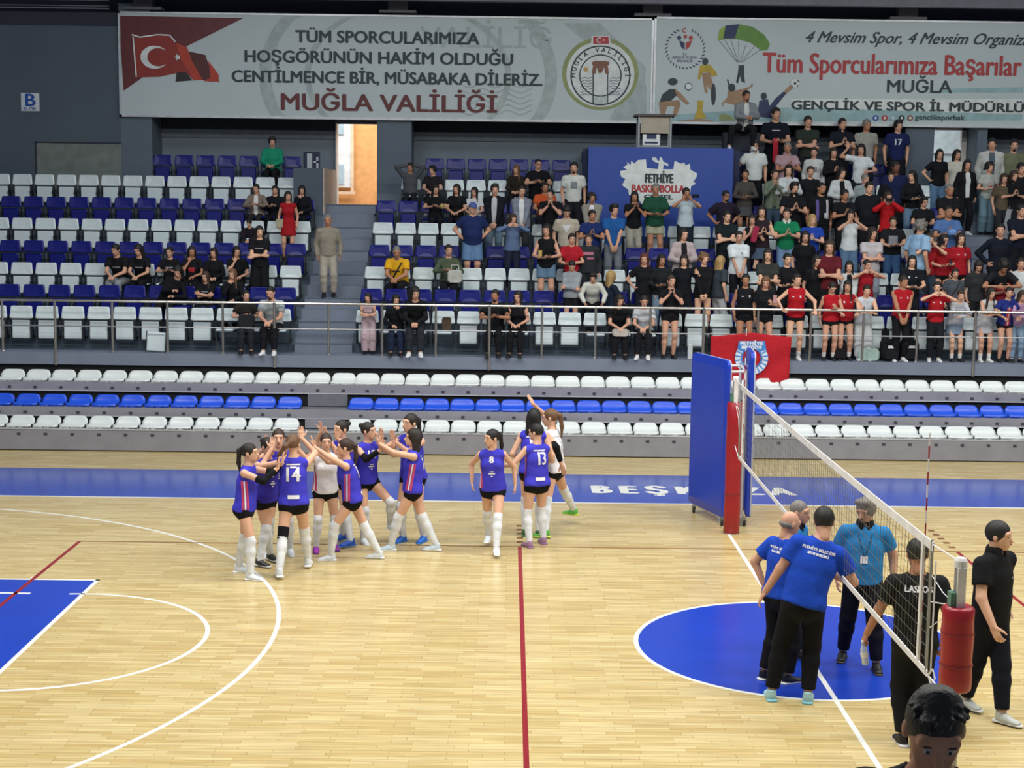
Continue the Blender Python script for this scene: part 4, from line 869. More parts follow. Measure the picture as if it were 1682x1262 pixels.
def garment(K, kind, fine):
    h = (.019, .0135, .011)[fine]; up = K['up']; neck = P(K['N'] + up * .03, K['N'] + up * .09, .074, .09, k=.01, sub=True); pr = []; e = .014
    hem = K['P'] - up * (.045 if K['P'][2] > .7 else -.0)
    B_ = K['b']; m_ = K['male']
    def tt(e, hem, loose=.012):
        hw = (.152 if m_ else .160) * (1 + (B_ - 1) * .7) + e + .012; cw = (.160 if m_ else .138) * (1 + (B_ - 1) * .6) + e; Wd = (.138 if m_ else .118) * B_ + e
        ex = [P(hem - up * .03, K['W'], (hw, .112 * B_ + e + loose), (max(Wd + loose, (hw + cw) / 2 - .012), .100 * B_ + e + loose), side=K['sv'], k=.02), P(K['W'], K['C'] + up * .03, (max(Wd + loose, (hw + cw) / 2 - .012), .100 * B_ + e + loose), (cw, .108 * B_ + e), side=K['sv'], k=.02)]
        return [dict(q, clip=q['clip'] + [(hem, -up)]) for q in torso(K, e) + ex]
    if kind == 'tee': pr = tt(e, hem) + arm(K, 'a', .022, .62, wide=.012) + arm(K, 'b', .022, .62, wide=.012) + [neck]
    elif kind == 'baggy': pr = tt(.026, K['P'] - up * .08) + arm(K, 'a', .034, .78, wide=.018) + arm(K, 'b', .034, .78, wide=.018) + [neck]
    elif kind == 'tank':
        pr = tt(e, hem) + [neck]
        for s, c in ((-1, 'a'), (1, 'b')): q = K['s' + c] + K['sv'] * s * .055 + V3(0, 0, .0); pr.append(P(q - up * .04, q + up * .05, .058, k=.01, sub=True))
    elif kind == 'collar': pr = [P(K['N'] - up * .03, K['N'] + up * .02, .096, .088, k=.01), P(K['N'] - up * .06, K['N'] + up * .12, .064, .064, k=.006, sub=True), P(K['N'] + V3(0, -.09, -.02), K['N'] + V3(0, -.09, .08), .022, k=.008, sub=True)]
    elif kind == 'crop': pr = [dict(q, clip=q['clip'] + [(K['W'] + up * .07, -up)]) for q in torso(K, e)] + [neck]
    elif kind == 'long': pr = tt(.018, hem) + arm(K, 'a', .014, 1.92) + arm(K, 'b', .014, 1.92) + [neck]
    elif kind == 'hoodie': pr = tt(.028, K['P'] - up * .05) + arm(K, 'a', .024, 1.92) + arm(K, 'b', .024, 1.92) + [P(K['N'] + V3(0, .06, .0), K['N'] + V3(0, .075, .02), .06, k=.03), neck]
    elif kind == 'jacket':
        f = V3(0, -1, 0); pr = tt(.030, K['P'] - up * .10) + arm(K, 'a', .024, 1.9) + arm(K, 'b', .024, 1.9) + [neck, P(K['P'] + f * .16 - up * .1, K['S'] + f * .13, (.045, .10), (.06, .10), side=(1, 0, 0), k=.01, sub=True)]
    elif kind.startswith('sleeve_'): c = kind[-1]; pr = [dict(q, clip=q['clip'] + [(K['el' + c] + (K['s' + c] - K['el' + c]) * .35, nrm(K['s' + c] - K['el' + c]))]) for q in arm(K, c, .009, 1.7)]
    elif kind in ('shorts', 'tight', 'trousers', 'wide', 'long_shorts', 'skirt', 'dress'):
        wc = K['P'] + up * (.085 if kind != 'tight' else .05); hips = [dict(q, clip=q['clip'] + [(wc, up)]) for q in torso(K, .009)[:2] + torso(K, .009)[-2:]]
        if kind == 'dress': pr = torso(K, .014) + [P(K['P'], K['P'] - V3(0, 0, .30), (.17, .12), (.20, .17), side=(1, 0, 0), k=.03, clip=[(K['P'] - V3(0, 0, .28), (0, 0, -1))]), neck]
        elif kind == 'skirt': pr = hips + [P(K['P'], K['P'] - V3(0, 0, .30), (.17, .12), (.215, .18), side=(1, 0, 0), k=.03, clip=[(K['P'] - V3(0, 0, .27), (0, 0, -1))])]
        else:
            u, ee, w = {'shorts': (.55, .018, .022), 'tight': (.26, .009, 0), 'trousers': (1.93, .013, .008), 'wide': (1.98, .02, .028), 'long_shorts': (.85, .022, .03)}[kind]
            pr = hips + leg(K, 'a', ee, u, w) + leg(K, 'b', ee, u, w)
    elif kind in ('sock_a', 'sock_b', 'kneesock_a', 'kneesock_b', 'kneepad_a', 'kneepad_b'):
        c = kind[-1]; kn, an = K['kn' + c], K['an' + c]; d = nrm(an - kn); hj = K['hj' + c]
        if kind.startswith('sock'): q = kn + (an - kn) * .72; pr = [dict(x, clip=x['clip'] + [(q, -d)]) for x in leg(K, c, .006)[1:]]
        elif kind.startswith('kneesock'):
            q = kn + (hj - kn) * .16; pr = [dict(x) for x in leg(K, c, .007)[1:]] + [P(kn, kn + (hj - kn) * .2, .062, .066, k=.02, clip=[(q, nrm(hj - kn))]), P(kn + V3(0, -.018, 0), kn + V3(0, -.018, 0), .052, k=.02)]
        else: pr = [P(kn + (hj - kn) * .28, kn - (hj - kn) * .05, .071, .066, k=.01, clip=[(kn + (hj - kn) * .3, nrm(hj - kn))])]
    V, Q = surf(pr, h); return npmesh(kind, [(V, Q, 0)], [])
HAIRC = dict(black='14110f', brown='37261c', lbrown='6a4c33', blonde='a88a58', grey='77736e', red='5a2a20', dark='1f1712')
EYEW = mat('eye_white', 'aaa29c', .4); EYED = mat('eye_dark', '1a1310', .4); LIP = mat('lip', '9a4f48', .5)
GC = {}; PART = {'tee': 'shirt', 'baggy': 'shirt', 'tank': 'shirt', 'crop': 'shirt', 'long': 'shirt', 'hoodie': 'hoodie', 'jacket': 'jacket', 'dress': 'dress', 'tight': 'shorts', 'long_shorts': 'shorts', 'wide': 'trousers', 'sleeve_a': 'arm_sleeve', 'sleeve_b': 'arm_sleeve'}
def bake(me, mats, parent, name):
    o = bpy.data.objects.new(name, me); C.objects.link(o)
    while len(me.materials) < len(mats): me.materials.append(None)
    for i, m in enumerate(mats): o.material_slots[i].link = 'OBJECT'; o.material_slots[i].material = m
    if parent is not None: o.parent = parent
    return o
def person(pose, key, loc, H, yaw, label, wear, hair=('short', 'black'), skin='mid', shoe=('ffffff', 'e8e8e8'), socks=None, fine=0, group=None, beard=None, mirror=False):
    """wear: list of (garment, colour)"""
    if ('K', key) not in GC: GC['K', key] = skel(pose)
    K = GC['K', key]; s = H / 1.70
    def get(kind):
        if (kind, key) not in GC: GC[kind, key] = garment(K, kind, fine)
        return GC[kind, key]
    if ('body', key) not in GC: GC['body', key] = body_mesh(K, pose, fine)
    hc = mat('hair_' + hair[1], HAIRC.get(hair[1], hair[1]), .6, 0, .25, 30, .25, 90)
    o = bake(GC['body', key], [skinm(skin), EYEW, EYED, LIP], None, 'person'); o.location = loc; o.rotation_euler = (0, 0, math.radians(yaw)); o.scale = (-s if mirror else s, s, s)
    tag(o, label, 'person', group)
    for kind, col in wear:
        c = bake(get(kind), [cloth(col)], o, PART.get(kind, kind.split('_')[0]))
    if hair[0]: c = bake(hair_mesh(hair[0], fine), [cloth(hair[1]) if hair[0] == 'cap' else hc], o, 'cap' if hair[0] == 'cap' else 'hair'); c.matrix_local = K['M']
    if hair[0] == 'cap': c = bake(hair_mesh('buzz', fine), [mat('hair_grey', HAIRC['grey'], .55, 0, .25, 30, .6, 60)], o, 'hair'); c.matrix_local = K['M']
    if beard: c = bake(hair_mesh('beard', fine), [mat('hair_' + beard, HAIRC.get(beard, beard), .6, 0, .25, 30, .6, 60)], o, 'beard'); c.matrix_local = K['M']
    for c in 'ab':
        if shoe:
            x = bake(shoe_mesh('s', fine), [mat('shoe_' + shoe[0], shoe[0], .5, 0, .05), mat('sole_' + shoe[1], shoe[1], .5, 0, .05)], o, 'shoe')
            x.matrix_local = Matrix.Translation(Vector(K['an' + c])) @ Matrix.Rotation(math.radians(K['toe' + c]), 4, 'Z') @ Matrix.Rotation(math.radians(K['sp' + c]), 4, 'X')
        if socks: bake(get(socks[0] + '_' + c), [cloth(socks[1])], o, 'sock')
    return o, K
def shirt_of(o, names=('shirt', 'jacket', 'hoodie')):
    for ch in o.children:
        if ch.name.split('.')[0] in names: return ch
def decal(o, K, m, name, verts, faces, back=False, target=None):
    """lay flat 2-D shapes (x right as seen, z up, about the chest centre) on the shirt surface"""
    t = target or shirt_of(o); me = t.data
    if ('bvh', me.name) not in GC: GC['bvh', me.name] = BVHTree.FromPolygons([v.co[:] for v in me.vertices], [p.vertices[:] for p in me.polygons])
    bv = GC['bvh', me.name]; up = K['up']; sv = K['sv']; f = nrm(np.cross(sv, up)); c = K['C'];
    if back: f = -f; r = -sv
    else: r = sv
    out = []
    for (x, z) in verts:
        p = c + r * x + up * z + f * .5; hit = bv.ray_cast(Vector(p), Vector(-f))
        q = Vector(hit[0]) + Vector(f) * .007 if hit[0] is not None else Vector(c + r * x + up * z + f * .12)
        out.append(q)
    d = bpy.data.meshes.new(name); d.from_pydata([tuple(v) for v in out], [], faces); d.materials.append(m); d.update()
    x = bpy.data.objects.new(name, d); C.objects.link(x); x.parent = t if t.parent is o else o; return x
def grid(x0, x1, z0, z1, nx, nz, skew=0):
    v = [(x0 + (x1 - x0) * i / nx + skew * j / nz, z0 + (z1 - z0) * j / nz) for j in range(nz + 1) for i in range(nx + 1)]
    f = [(j * (nx + 1) + i, j * (nx + 1) + i + 1, (j + 1) * (nx + 1) + i + 1, (j + 1) * (nx + 1) + i) for j in range(nz) for i in range(nx)]; return v, f
def glyphs(s, w, h, x0, z0, bold=.0):
    cu = bpy.data.curves.new('g', 'FONT'); cu.body = s; cu.size = 1; cu.align_x = 'CENTER'; cu.resolution_u = 2; t = bpy.data.objects.new('g', cu); me = t.to_mesh()
    vs = [(v.co.x, v.co.y) for v in me.vertices]; fs = [tuple(p.vertices) for p in me.polygons]; t.to_mesh_clear(); bpy.data.objects.remove(t); bpy.data.curves.remove(cu)
    xs = [v[0] for v in vs]; cx = (max(xs) + min(xs)) / 2; sx = w / (max(xs) - min(xs)); sz = h / cap_height(); V = []; F = []; n = len(vs)
    for k, (dx, dz) in enumerate(((0, 0), (bold, 0), (-bold, 0), (0, bold * .6)) if bold else ((0, 0),)):
        V += [((x - cx) * sx + x0 + dx, y * sz + z0 + dz) for x, y in vs]; F += [tuple(i + n * k for i in f) for f in fs]
    # split long triangles so the print can follow the cloth
    tri = []
    for f in F:
        for i in range(1, len(f) - 1): tri.append((f[0], f[i], f[i + 1]))
    out = []
    while tri:
        a, b_, c = tri.pop(); L = [(math.dist(V[p], V[q]), p, q, r) for p, q, r in ((a, b_, c), (b_, c, a), (c, a, b_))]; l, p, q, r = max(L)
        if l > .03 and len(V) < 4000: V.append(((V[p][0] + V[q][0]) / 2, (V[p][1] + V[q][1]) / 2)); m = len(V) - 1; tri += [(p, m, r), (m, q, r)]
        else: out.append((a, b_, c))
    return V, out
# ================================================================ poses
def pz(**k): return k
ST = dict(
 stand=pz(),
 clasp=pz(ha=(-.05, -.20, .84), hb=(.05, -.20, .86), ea=(-.8, .5, -.2), eb=(.8, .5, -.2), pa=(.5, .8, 0), pb=(-.5, .8, 0)),
 folded=pz(ha=(.10, -.20, 1.10), hb=(-.10, -.19, 1.07), ea=(-.9, -.1, -.6), eb=(.9, -.1, -.6), pa=(0, 1, 0), pb=(0, 1, 0)),
 clap=pz(ha=(-.05, -.27, 1.16), hb=(.05, -.27, 1.16), ea=(-.8, .2, -.8), eb=(.8, .2, -.8), da=(.25, -.4, .9), db=(-.25, -.4, .9), pa=(1, 0, 0), pb=(-1, 0, 0), hand='open'),
 claphigh=pz(ha=(-.05, -.24, 1.33), hb=(.05, -.24, 1.33), ea=(-.7, 0, -.9), eb=(.7, 0, -.9), da=(.15, -.2, .95), db=(-.15, -.2, .95), pa=(1, 0, 0), pb=(-1, 0, 0), hand='open'),
 photo=pz(ha=(-.09, -.24, 1.46), hb=(.09, -.24, 1.46), ea=(-.9, 0, -.7), eb=(.9, 0, -.7), da=(.5, -.1, .8), db=(-.5, -.1, .8), pa=(.3, -1, 0), pb=(-.3, -1, 0), hand='relax'),
 heart=pz(ha=(-.12, -.20, 1.44), hb=(.12, -.20, 1.44), ea=(-1, 0, -.5), eb=(1, 0, -.5), da=(.8, -.1, .5), db=(-.8, -.1, .5), pa=(0, 1, -1), pb=(0, 1, -1), hand='relax'),
 hips=pz(ha=(-.19, .0, .98), hb=(.19, .0, .98), ea=(-1, .5, 0), eb=(1, .5, 0), da=(.5, -.6, -.5), db=(-.5, -.6, -.5)),
 onehip=pz(ha=(-.19, .0, .98), ea=(-1, .5, 0), da=(.5, -.6, -.5), hb=(.24, -.05, .86)),
 hold=pz(ha=(-.09, -.26, 1.05), hb=(.09, -.26, 1.07), ea=(-.8, .5, -.5), eb=(.8, .5, -.5), da=(.7, -.7, .1), db=(-.7, -.7, .1), pa=(0, .4, 1), pb=(0, .4, 1)),
 phone=pz(ha=(-.07, -.28, 1.16), ea=(-.8, .4, -.8), da=(.5, -.6, .6), pa=(.4, .9, 0), hb=(.22, -.02, .86), nod=18),
 railhands=pz(lean=10, ha=(-.17, -.30, 1.03), hb=(.17, -.30, 1.03), ea=(-.9, .5, -.2), eb=(.9, .5, -.2), da=(.6, -.7, -.4), db=(-.6, -.7, -.4), pa=(0, 0, -1), pb=(0, 0, -1), hand='grip'),
 railarms=pz(lean=24, hip=(0, .14, .90), ha=(.05, -.30, 1.06), hb=(-.05, -.30, 1.08), ea=(-.9, -.2, -.4), eb=(.9, -.2, -.4), da=(1, -.1, 0), db=(-1, -.1, 0), pa=(0, 0, -1), pb=(0, 0, -1)),
 bent=pz(lean=45, hip=(0, .18, .90), nod=30, ha=(-.12, -.34, 1.02), hb=(.12, -.34, 1.02), ea=(-.9, .3, -.2), eb=(.9, .3, -.2)),
 armup=pz(ha=(-.30, -.12, 1.62), ea=(-.8, .2, -.4), da=(-.1, 0, 1), pa=(.2, -1, 0), hb=(.14, -.2, 1.1), eb=(.8, .4, -.4), hand='spread', raisea=True),
 armout=pz(ha=(-.55, -.10, 1.10), ea=(-.5, .3, -.7), da=(-1, 0, -.1), pa=(0, 0, -1)),
 chin=pz(ha=(-.03, -.17, 1.36), ea=(-.6, -.2, -.9), da=(.1, .2, .95), pa=(0, 1, 0), hb=(-.10, -.20, 1.08), eb=(.9, 0, -.5), pb=(0, 1, 0)),
)
def sitbase(**k):
    d = dict(hip=(0, .04, .555), lean=4, fa=(-.11, -.40, .08), fb=(.11, -.40, .08), ka=(0, -.6, .8), kb=(0, -.6, .8), ha=(-.07, -.28, .68), hb=(.07, -.28, .68), ea=(-.8, .5, -.2), eb=(.8, .5, -.2), pa=(.3, 0, -1), pb=(-.3, 0, -1)); d.update(k); return d
SIT = dict(
 sit=sitbase(), sitlean=sitbase(lean=22, ha=(-.04, -.42, .64), hb=(.04, -.42, .64), nod=10),
 sitclap=sitbase(ha=(-.05, -.26, .88), hb=(.05, -.26, .88), da=(.25, -.5, .8), db=(-.25, -.5, .8), pa=(1, 0, 0), pb=(-1, 0, 0), hand='open'),
 sitchin=sitbase(ha=(-.04, -.16, 1.02), ea=(-.6, -.3, -.9), da=(.1, .3, .9), pa=(0, 1, 0), lean=10),
 sithead=sitbase(ha=(-.11, -.01, 1.29), hb=(.11, -.01, 1.29), ea=(-1, -.3, .3), eb=(1, -.3, .3), da=(.9, .3, .1), db=(-.9, .3, .1), pa=(0, 0, -1), pb=(0, 0, -1), raisea=True, raiseb=True),
 sithold=sitbase(ha=(-.09, -.30, .80), hb=(.09, -.30, .82), da=(.6, -.7, .2), db=(-.6, -.7, .2), pa=(0, .4, 1), pb=(0, .4, 1)),
 sitcross=sitbase(ha=(.10, -.20, .84), hb=(-.10, -.19, .81), ea=(-.9, -.1, -.6), eb=(.9, -.1, -.6), pa=(0, 1, 0), pb=(0, 1, 0)),
 sitside=sitbase(tilt=28, lean=12, ha=(.18, -.32, .80), hb=(.2, -.3, .68), nod=20),
)
POSES = dict(ST); POSES.update(SIT)
POSES['leandown'] = pz(lean=34, hip=(0, .16, .90), nod=10, ha=(-.24, -.30, .86), hb=(.24, -.30, .86), ea=(-.9, .5, -.2), eb=(.9, .5, -.2), da=(.2, -.3, -.9), db=(-.2, -.3, -.9), hand='grip')
POSES['railhip'] = pz(lean=6, ha=(-.26, -.26, 1.0), ea=(-1, .3, .1), da=(.7, -.6, -.3), hb=(.36, -.30, 1.0), eb=(.6, .6, .2), db=(0, -.6, -.5), pb=(0, 0, -1), hand='grip')
POSES['armup0'] = pz(ha=(-.22, -.03, .86), hb=(.26, -.20, 1.33), eb=(.8, .2, -.7), db=(-.5, -.3, .6), pb=(0, -1, .4), hand='relax')
POSES['sitbox'] = sitbase(ha=(-.05, -.30, .74), hb=(.05, -.28, .76), fa=(-.42, -.26, .10), fb=(.10, -.36, .08), ka=(-.4, -.6, .8))
# x, y, floor height, head height, pose, male, garments, hair, hair colour, skin, label, notes
CROWD = [
(-8.68,19.60,4.75,6.01,'sit',1,'hoodie:1f8f6e trousers:16171b','thick','black','mid','boy in a green sweatshirt sitting alone on the top left row',''),
(-8.76,17.80,3.77,4.93,'sithold',0,'jacket:7d7066 tee:d8d8d8 trousers:2a2628','pony','dark','mid','young woman in a white top and brown check jacket left of the aisle',''),
(-8.35,17.80,3.77,4.90,'sithold',1,'long:15161c trousers:15161c','short','black','mid','young man in a black sweater sitting behind the girl in the red dress',''),
(-7.90,16.70,3.31,4.78,'stand',0,'dress:a01a24','long','dark','mid','small girl standing in a red dress with a shoulder bag by the aisle','c'),
(-7.75,17.80,3.77,4.91,'sitchin',0,'long:15161c trousers:15161c','front','black','mid','woman in black sitting at the end of the sixth row left of the aisle',''),
(-8.75,16.90,3.31,4.17,'sitlean',1,'long:241a26 trousers:17171c','short','black','mid','person in dark purple stooping behind the standing woman in black',''),
(-8.22,14.90,2.44,4.08,'folded',0,'tee:14151a wide:14151a','long','black','light','woman in an all black outfit standing with folded arms left of the aisle',''),
(-11.13,15.10,2.44,3.68,'sitlean',1,'tee:14151a trousers:8b9096','short','black','mid','man in a black tee and pale grey trousers leftmost of the seated black group',''),
(-10.67,15.10,2.44,3.68,'sitlean',0,'tee:14151a trousers:14151a','long','black','mid','long haired woman in black beside the man in pale grey trousers',''),
(-10.08,15.10,2.44,3.63,'sithold',0,'tee:14151a trousers:14151a','tied','black','mid','woman in a black tee with hair tied back third in the seated black group',''),
(-9.62,15.10,2.44,3.65,'sitchin',0,'tee:16161c trousers:14151a','long','dark','tan','woman with hand on chin and a red print on her black tee',''),
(-9.19,15.10,2.44,3.62,'sit',0,'long:14151a trousers:14151a','front','dark','mid','woman with long wavy hair in a black top in the middle of the black group',''),
(-8.71,15.10,2.44,3.66,'sitchin',0,'tee:14151a trousers:14151a','long','black','mid','woman touching her lips in black nearest the standing woman in black',''),
(-9.71,14.20,2.05,3.30,'sitside',0,'long:121318 trousers:121318','long','black','mid','person in black with hidden face leaning sideways with one arm out',''),
(-9.18,14.20,2.05,3.19,'sitcross',0,'tee:14151a trousers:14151a','front','brown','mid','young woman with long brown hair and black tee in the second row',''),
(-8.64,14.20,2.05,3.25,'sitchin',0,'long:14151a trousers:14151a','front','lbrown','mid','young woman with light brown hair resting her chin on her hand',''),
(-8.23,13.30,1.69,2.89,'sithold',0,'tee:2a2422 trousers:20242b','tied','black','mid','woman with a black bag on her lap in the front row beside the bearded man',''),
(-7.73,13.30,1.69,2.98,'sitlean',1,'tee:a9b2b6 trousers:15161c','buzz','black','mid','bearded man in a light grey tee and white trainers in the front row','B'),
(-6.87,15.15,2.65,4.33,'stand',1,'long:8b8478 trousers:a59f92','buzz','grey','tan','grey haired man in a beige shirt and cream trousers coming down the aisle','S'),
(-5.44,18.70,4.26,5.45,'sithead',1,'long:4b4f55 trousers:1c2028','short','black','tan','young man in grey sitting with hands behind his head',''),
(-4.93,18.70,4.26,5.39,'sit',1,'tee:241f26 trousers:17181e','thick','black','mid','man in a dark shirt sitting beside the man with hands behind his head','L'),
(-4.82,17.80,3.77,4.96,'sithold',0,'tee:14151a trousers:15161d','long','black','mid','girl in black holding something yellow at her chest',''),
(-4.36,17.80,3.77,4.98,'sit',0,'tee:14151a trousers:15161d','front','dark','mid','long haired girl in a black tee with hands in her lap',''),
(-3.97,17.80,3.77,4.92,'sit',0,'tee:c9cdd0 trousers:1d2028','front','black','mid','girl in a white top half hidden behind the man in the navy tee',''),
(-3.51,16.70,3.31,4.99,'clasp',1,'jacket:11151f tee:b8bcc0 trousers:5f7687','thick','black','mid','man in an open black jacket and washed blue jeans',''),
(-2.94,16.70,3.31,4.96,'clasp',0,'jacket:79808e tee:d5d9dc trousers:2f3036','tied','dark','mid','woman in a grey checked overshirt with a white tee',''),
(-3.05,18.70,4.26,5.43,'sit',0,'long:2a221e trousers:17171c','front','lbrown','mid','woman with long light brown hair sitting below the top row',''),
(-2.56,18.70,4.26,5.57,'sithold',1,'tee:14151b trousers:14151b','buzz','dark','mid','broad man with glasses and cropped hair in a black tee','H'),
(-2.42,17.80,3.77,5.05,'sit',1,'tee:c2542c trousers:20242b','short','black','tan','boy in an orange tee with a white print',''),
(-1.80,17.60,3.77,5.49,'stand',1,'tee:c9cdc8 trousers:1b1d22','short','black','mid','bearded man in a white tee with a grey square print','B'),
(-2.33,16.70,3.31,4.90,'claphigh',1,'tee:121318 trousers:121318','short','black','mid','man in black clapping in front of the boy in orange',''),
(-2.01,15.80,2.86,4.56,'stand',1,'tee:b2a99a trousers:33363a','short','black','mid','young man looking down in a beige tee with a white triangle','D'),
(-1.44,16.70,3.31,4.83,'clasp',1,'jacket:8d8a80 tee:d5d9dc trousers:5a5347','curly','dark','tan','man with curly hair and a light open shirt over white',''),
(-1.48,15.80,2.86,4.48,'clap',1,'tee:1d2d63 trousers:1c2030','short','black','tan','man in a navy blue tee clapping',''),
(-1.03,15.80,2.86,4.60,'clasp',1,'tee:1f5595 trousers:6d747c','thick','black','mid','tall young man in a royal blue tee and grey joggers',''),
(-3.95,15.80,2.86,4.60,'hips',1,'tee:1c2a58 long_shorts:5f7fa6','cap','4b5a96','mid','man in a blue cap navy tee and denim shorts','H'),
(-3.12,15.80,2.86,4.37,'heart',0,'long:5d7194 trousers:20263a','bob','brown','mid','woman in a blue denim shirt with both hands at her face',''),
(-2.44,14.90,2.44,4.19,'hold',0,'tank:121318 shorts:5f7c96','long','black','mid','woman in a black sleeveless top and denim shorts holding a yellow cup',''),
(-1.93,14.90,2.44,4.01,'hold',1,'tee:a71d2b trousers:2b2223','short','dark','mid','man in a red sports tee behind the woman in the grey hoodie',''),
(-1.59,14.90,2.44,4.01,'stand',1,'hoodie:2b2e34 trousers:22262c','short','brown','mid','young man in a charcoal sweatshirt with pink lettering',''),
(-5.46,15.10,2.44,3.71,'sitlean',1,'tee:d9a521 trousers:15161c','buzz','grey','tan','balding bearded man in a yellow tee with a strap across his chest','BH'),
(-4.42,15.10,2.44,3.75,'sithold',0,'long:4d5846 trousers:15161c','tied','dark','mid','woman in an olive cardigan holding a white bag',''),
(-5.88,13.16,1.69,2.87,'railarms',0,'tank:b9a4ab wide:b9a4ab','long','black','mid','small girl in a pink patterned jumpsuit with folded arms on the railing','C'),
(-5.35,13.30,1.69,2.84,'sitchin',0,'long:16171d trousers:1d2740','front','black','mid','woman in black and dark jeans in the front row next to the small girl',''),
(-4.97,13.30,1.69,3.01,'sitlean',0,'long:17181c trousers:262a31','long','black','mid','person in a black jacket bending down in the front row',''),
(-3.45,13.30,1.69,2.96,'sithold',1,'tee:131419 trousers:131419','short','dark','tan','grey bearded man in black with hands together in the front row','B'),
(-3.01,13.30,1.69,2.94,'sit',0,'tank:131419 trousers:131419','front','black','mid','woman in a black sleeveless top sitting beside the grey bearded man',''),
(-1.96,14.00,2.05,3.51,'folded',0,'hoodie:8d949b shorts:16171c','tied','black','mid','woman in a light grey hoodie with a black bag bowing her head','D'),
(-1.54,14.00,2.05,3.28,'leandown',1,'hoodie:c9ccc4 trousers:16171c','thick','dark','mid','boy in an off white sweatshirt leaning on the front seats',''),
(-1.16,14.20,2.05,3.30,'sit',0,'tee:1c2438 trousers:1d2230','long','blonde','mid','blonde girl in navy turned away in the second row','R'),
(-1.07,13.30,1.69,2.91,'sitlean',0,'tee:15161b trousers:15161b','front','dark','mid','smiling woman in a black tee with a pale bag on her lap',''),
(-0.60,13.30,1.69,2.90,'sitlean',0,'tee:c9cfd6 trousers:17181e','tied','dark','mid','woman in a white tee and black trousers in the front row',''),
(-0.09,13.16,1.69,3.29,'claphigh',0,'tee:131419 tight:131419','tied','brown','mid','girl in black shorts and ankle boots with hands at her mouth',''),
(-0.54,14.00,2.05,3.67,'onehip',0,'tee:14161b trousers:171a22','long','red','mid','red haired woman in a black top in the second row',''),
(-0.20,14.00,2.05,3.65,'hold',0,'long:1a2023 trousers:6c8298','long','black','tan','young woman with black hair dark green top and light jeans',''),
(0.24,14.00,2.05,3.65,'armup0',0,'tee:12151c wide:12151c','long','dark','light','woman in a long black dress with one hand raised to her shoulder',''),
(0.63,14.00,2.05,3.69,'clasp',0,'long:14151a tight:14151a','curly','lbrown','light','woman with curly light hair in a black jacket and shorts',''),
(0.97,14.00,2.05,3.63,'stand',0,'baggy:343b44 trousers:b9bfc4','long','blonde','light','blonde woman in a loose charcoal shirt and white trousers','R'),
(0.32,14.90,2.44,4.14,'hold',0,'jacket:b5a6a8 tee:1c1c22 trousers:2a2d34','long','dark','light','woman in a white flowered jacket and black top',''),
(-0.54,16.70,3.31,4.87,'claphigh',0,'tee:13151a trousers:a7a297','long','black','tan','woman in a black tee and beige trousers clapping before the blue wall',''),
(-0.09,16.70,3.31,5.04,'hold',0,'baggy:1d4a38 shorts:a3a48c','short','grey','tan','woman in an open green shirt and khaki shorts before the blue wall',''),
(0.56,16.70,3.31,4.96,'photo',0,'tee:b9c8d2 trousers:1c2530','short','dark','tan','woman in a pale blue top taking a photo before the blue wall',''),
(1.40,16.70,3.31,4.91,'hips',1,'baggy:221c2c trousers:1b1c22','short','black','tan','man with glasses and dark plum tee with hands on hips','B'),
(1.94,17.60,3.77,5.38,'hold',0,'long:4a4542 skirt:4b4c50','bun','dark','tan','woman in a grey brown top and long grey skirt',''),
(1.31,15.80,2.86,4.49,'folded',1,'tee:172226 trousers:18191f','short','dark','light','man in a dark teal tee with folded arms',''),
(1.44,14.90,2.44,4.10,'clasp',0,'baggy:d5dde2 trousers:1a1c22','tied','dark','mid','young woman in a loose white tee with a small chest print',''),
(1.84,15.80,2.86,4.42,'claphigh',0,'tank:15161b trousers:1d2026','long','dark','mid','girl in a black top holding a red and blue scarf',''),
(2.03,15.80,2.86,4.61,'clap',0,'tank:2c2228 skirt:4a5a70','long','black','light','girl in a dark vest and denim skirt beside the scarf',''),
(2.55,15.80,2.86,4.57,'clap',1,'tee:157a52 trousers:6f8db0 collar:d0d5d0','short','dark','mid','boy in a bright green polo and light blue jeans clapping',''),
(2.85,16.70,3.31,5.11,'clap',1,'tee:14171d trousers:15161c collar:14171d','thick','black','mid','man in a black polo clapping behind the green polo','B'),
(3.43,16.70,3.31,5.11,'stand',1,'tee:121419 trousers:14151b','buzz','black','tan','tall bearded man with a purple and white scarf and a badge','BH'),
(3.93,16.70,3.31,4.97,'clap',1,'tee:14161b trousers:15161c','short','black','tan','man in black beside the man with the scarf',''),
(3.08,15.80,2.86,4.44,'clap',1,'tee:2143a5 trousers:1b2030','bob','blonde','light','fair haired child in a blue football shirt','c'),
(2.77,14.90,2.44,4.12,'stand',0,'tee:121419 wide:121419','long','black','mid','woman in a black dress behind the girl in the red tank top',''),
(3.08,14.00,2.05,3.97,'folded',0,'tee:5c1a24 trousers:16161c','long','brown','mid','girl with long brown hair and dark red top with folded arms',''),
(3.87,15.80,2.86,4.55,'photo',0,'tank:d5dce0 trousers:5f7d9c','long','black','mid','photographer in a white tank top and blue jeans',''),
(4.12,14.90,2.44,4.21,'folded',0,'tee:b9b4b8 trousers:8b95a2','bob','dark','mid','young woman in a pale printed tee with folded arms',''),
(4.76,15.80,2.86,4.42,'hold',1,'tee:1a1b20 trousers:3e5f88','short','dark','mid','man in a black and grey patterned tee and blue jeans','H'),
(4.85,16.70,3.31,4.93,'photo',0,'jacket:b51b22 tee:b51b22 trousers:1c1d24','long','brown','mid','person in a bright red jacket holding a phone to the face',''),
(4.44,16.70,3.31,5.14,'stand',1,'long:141820 trousers:15171e','short','dark','light','middle aged man in a dark navy shirt','H'),
(4.56,17.60,3.77,5.31,'stand',1,'jacket:8d9a9e tee:9aa2a6 trousers:555b60','short','grey','mid','person in a pale grey jacket behind the navy shirt',''),
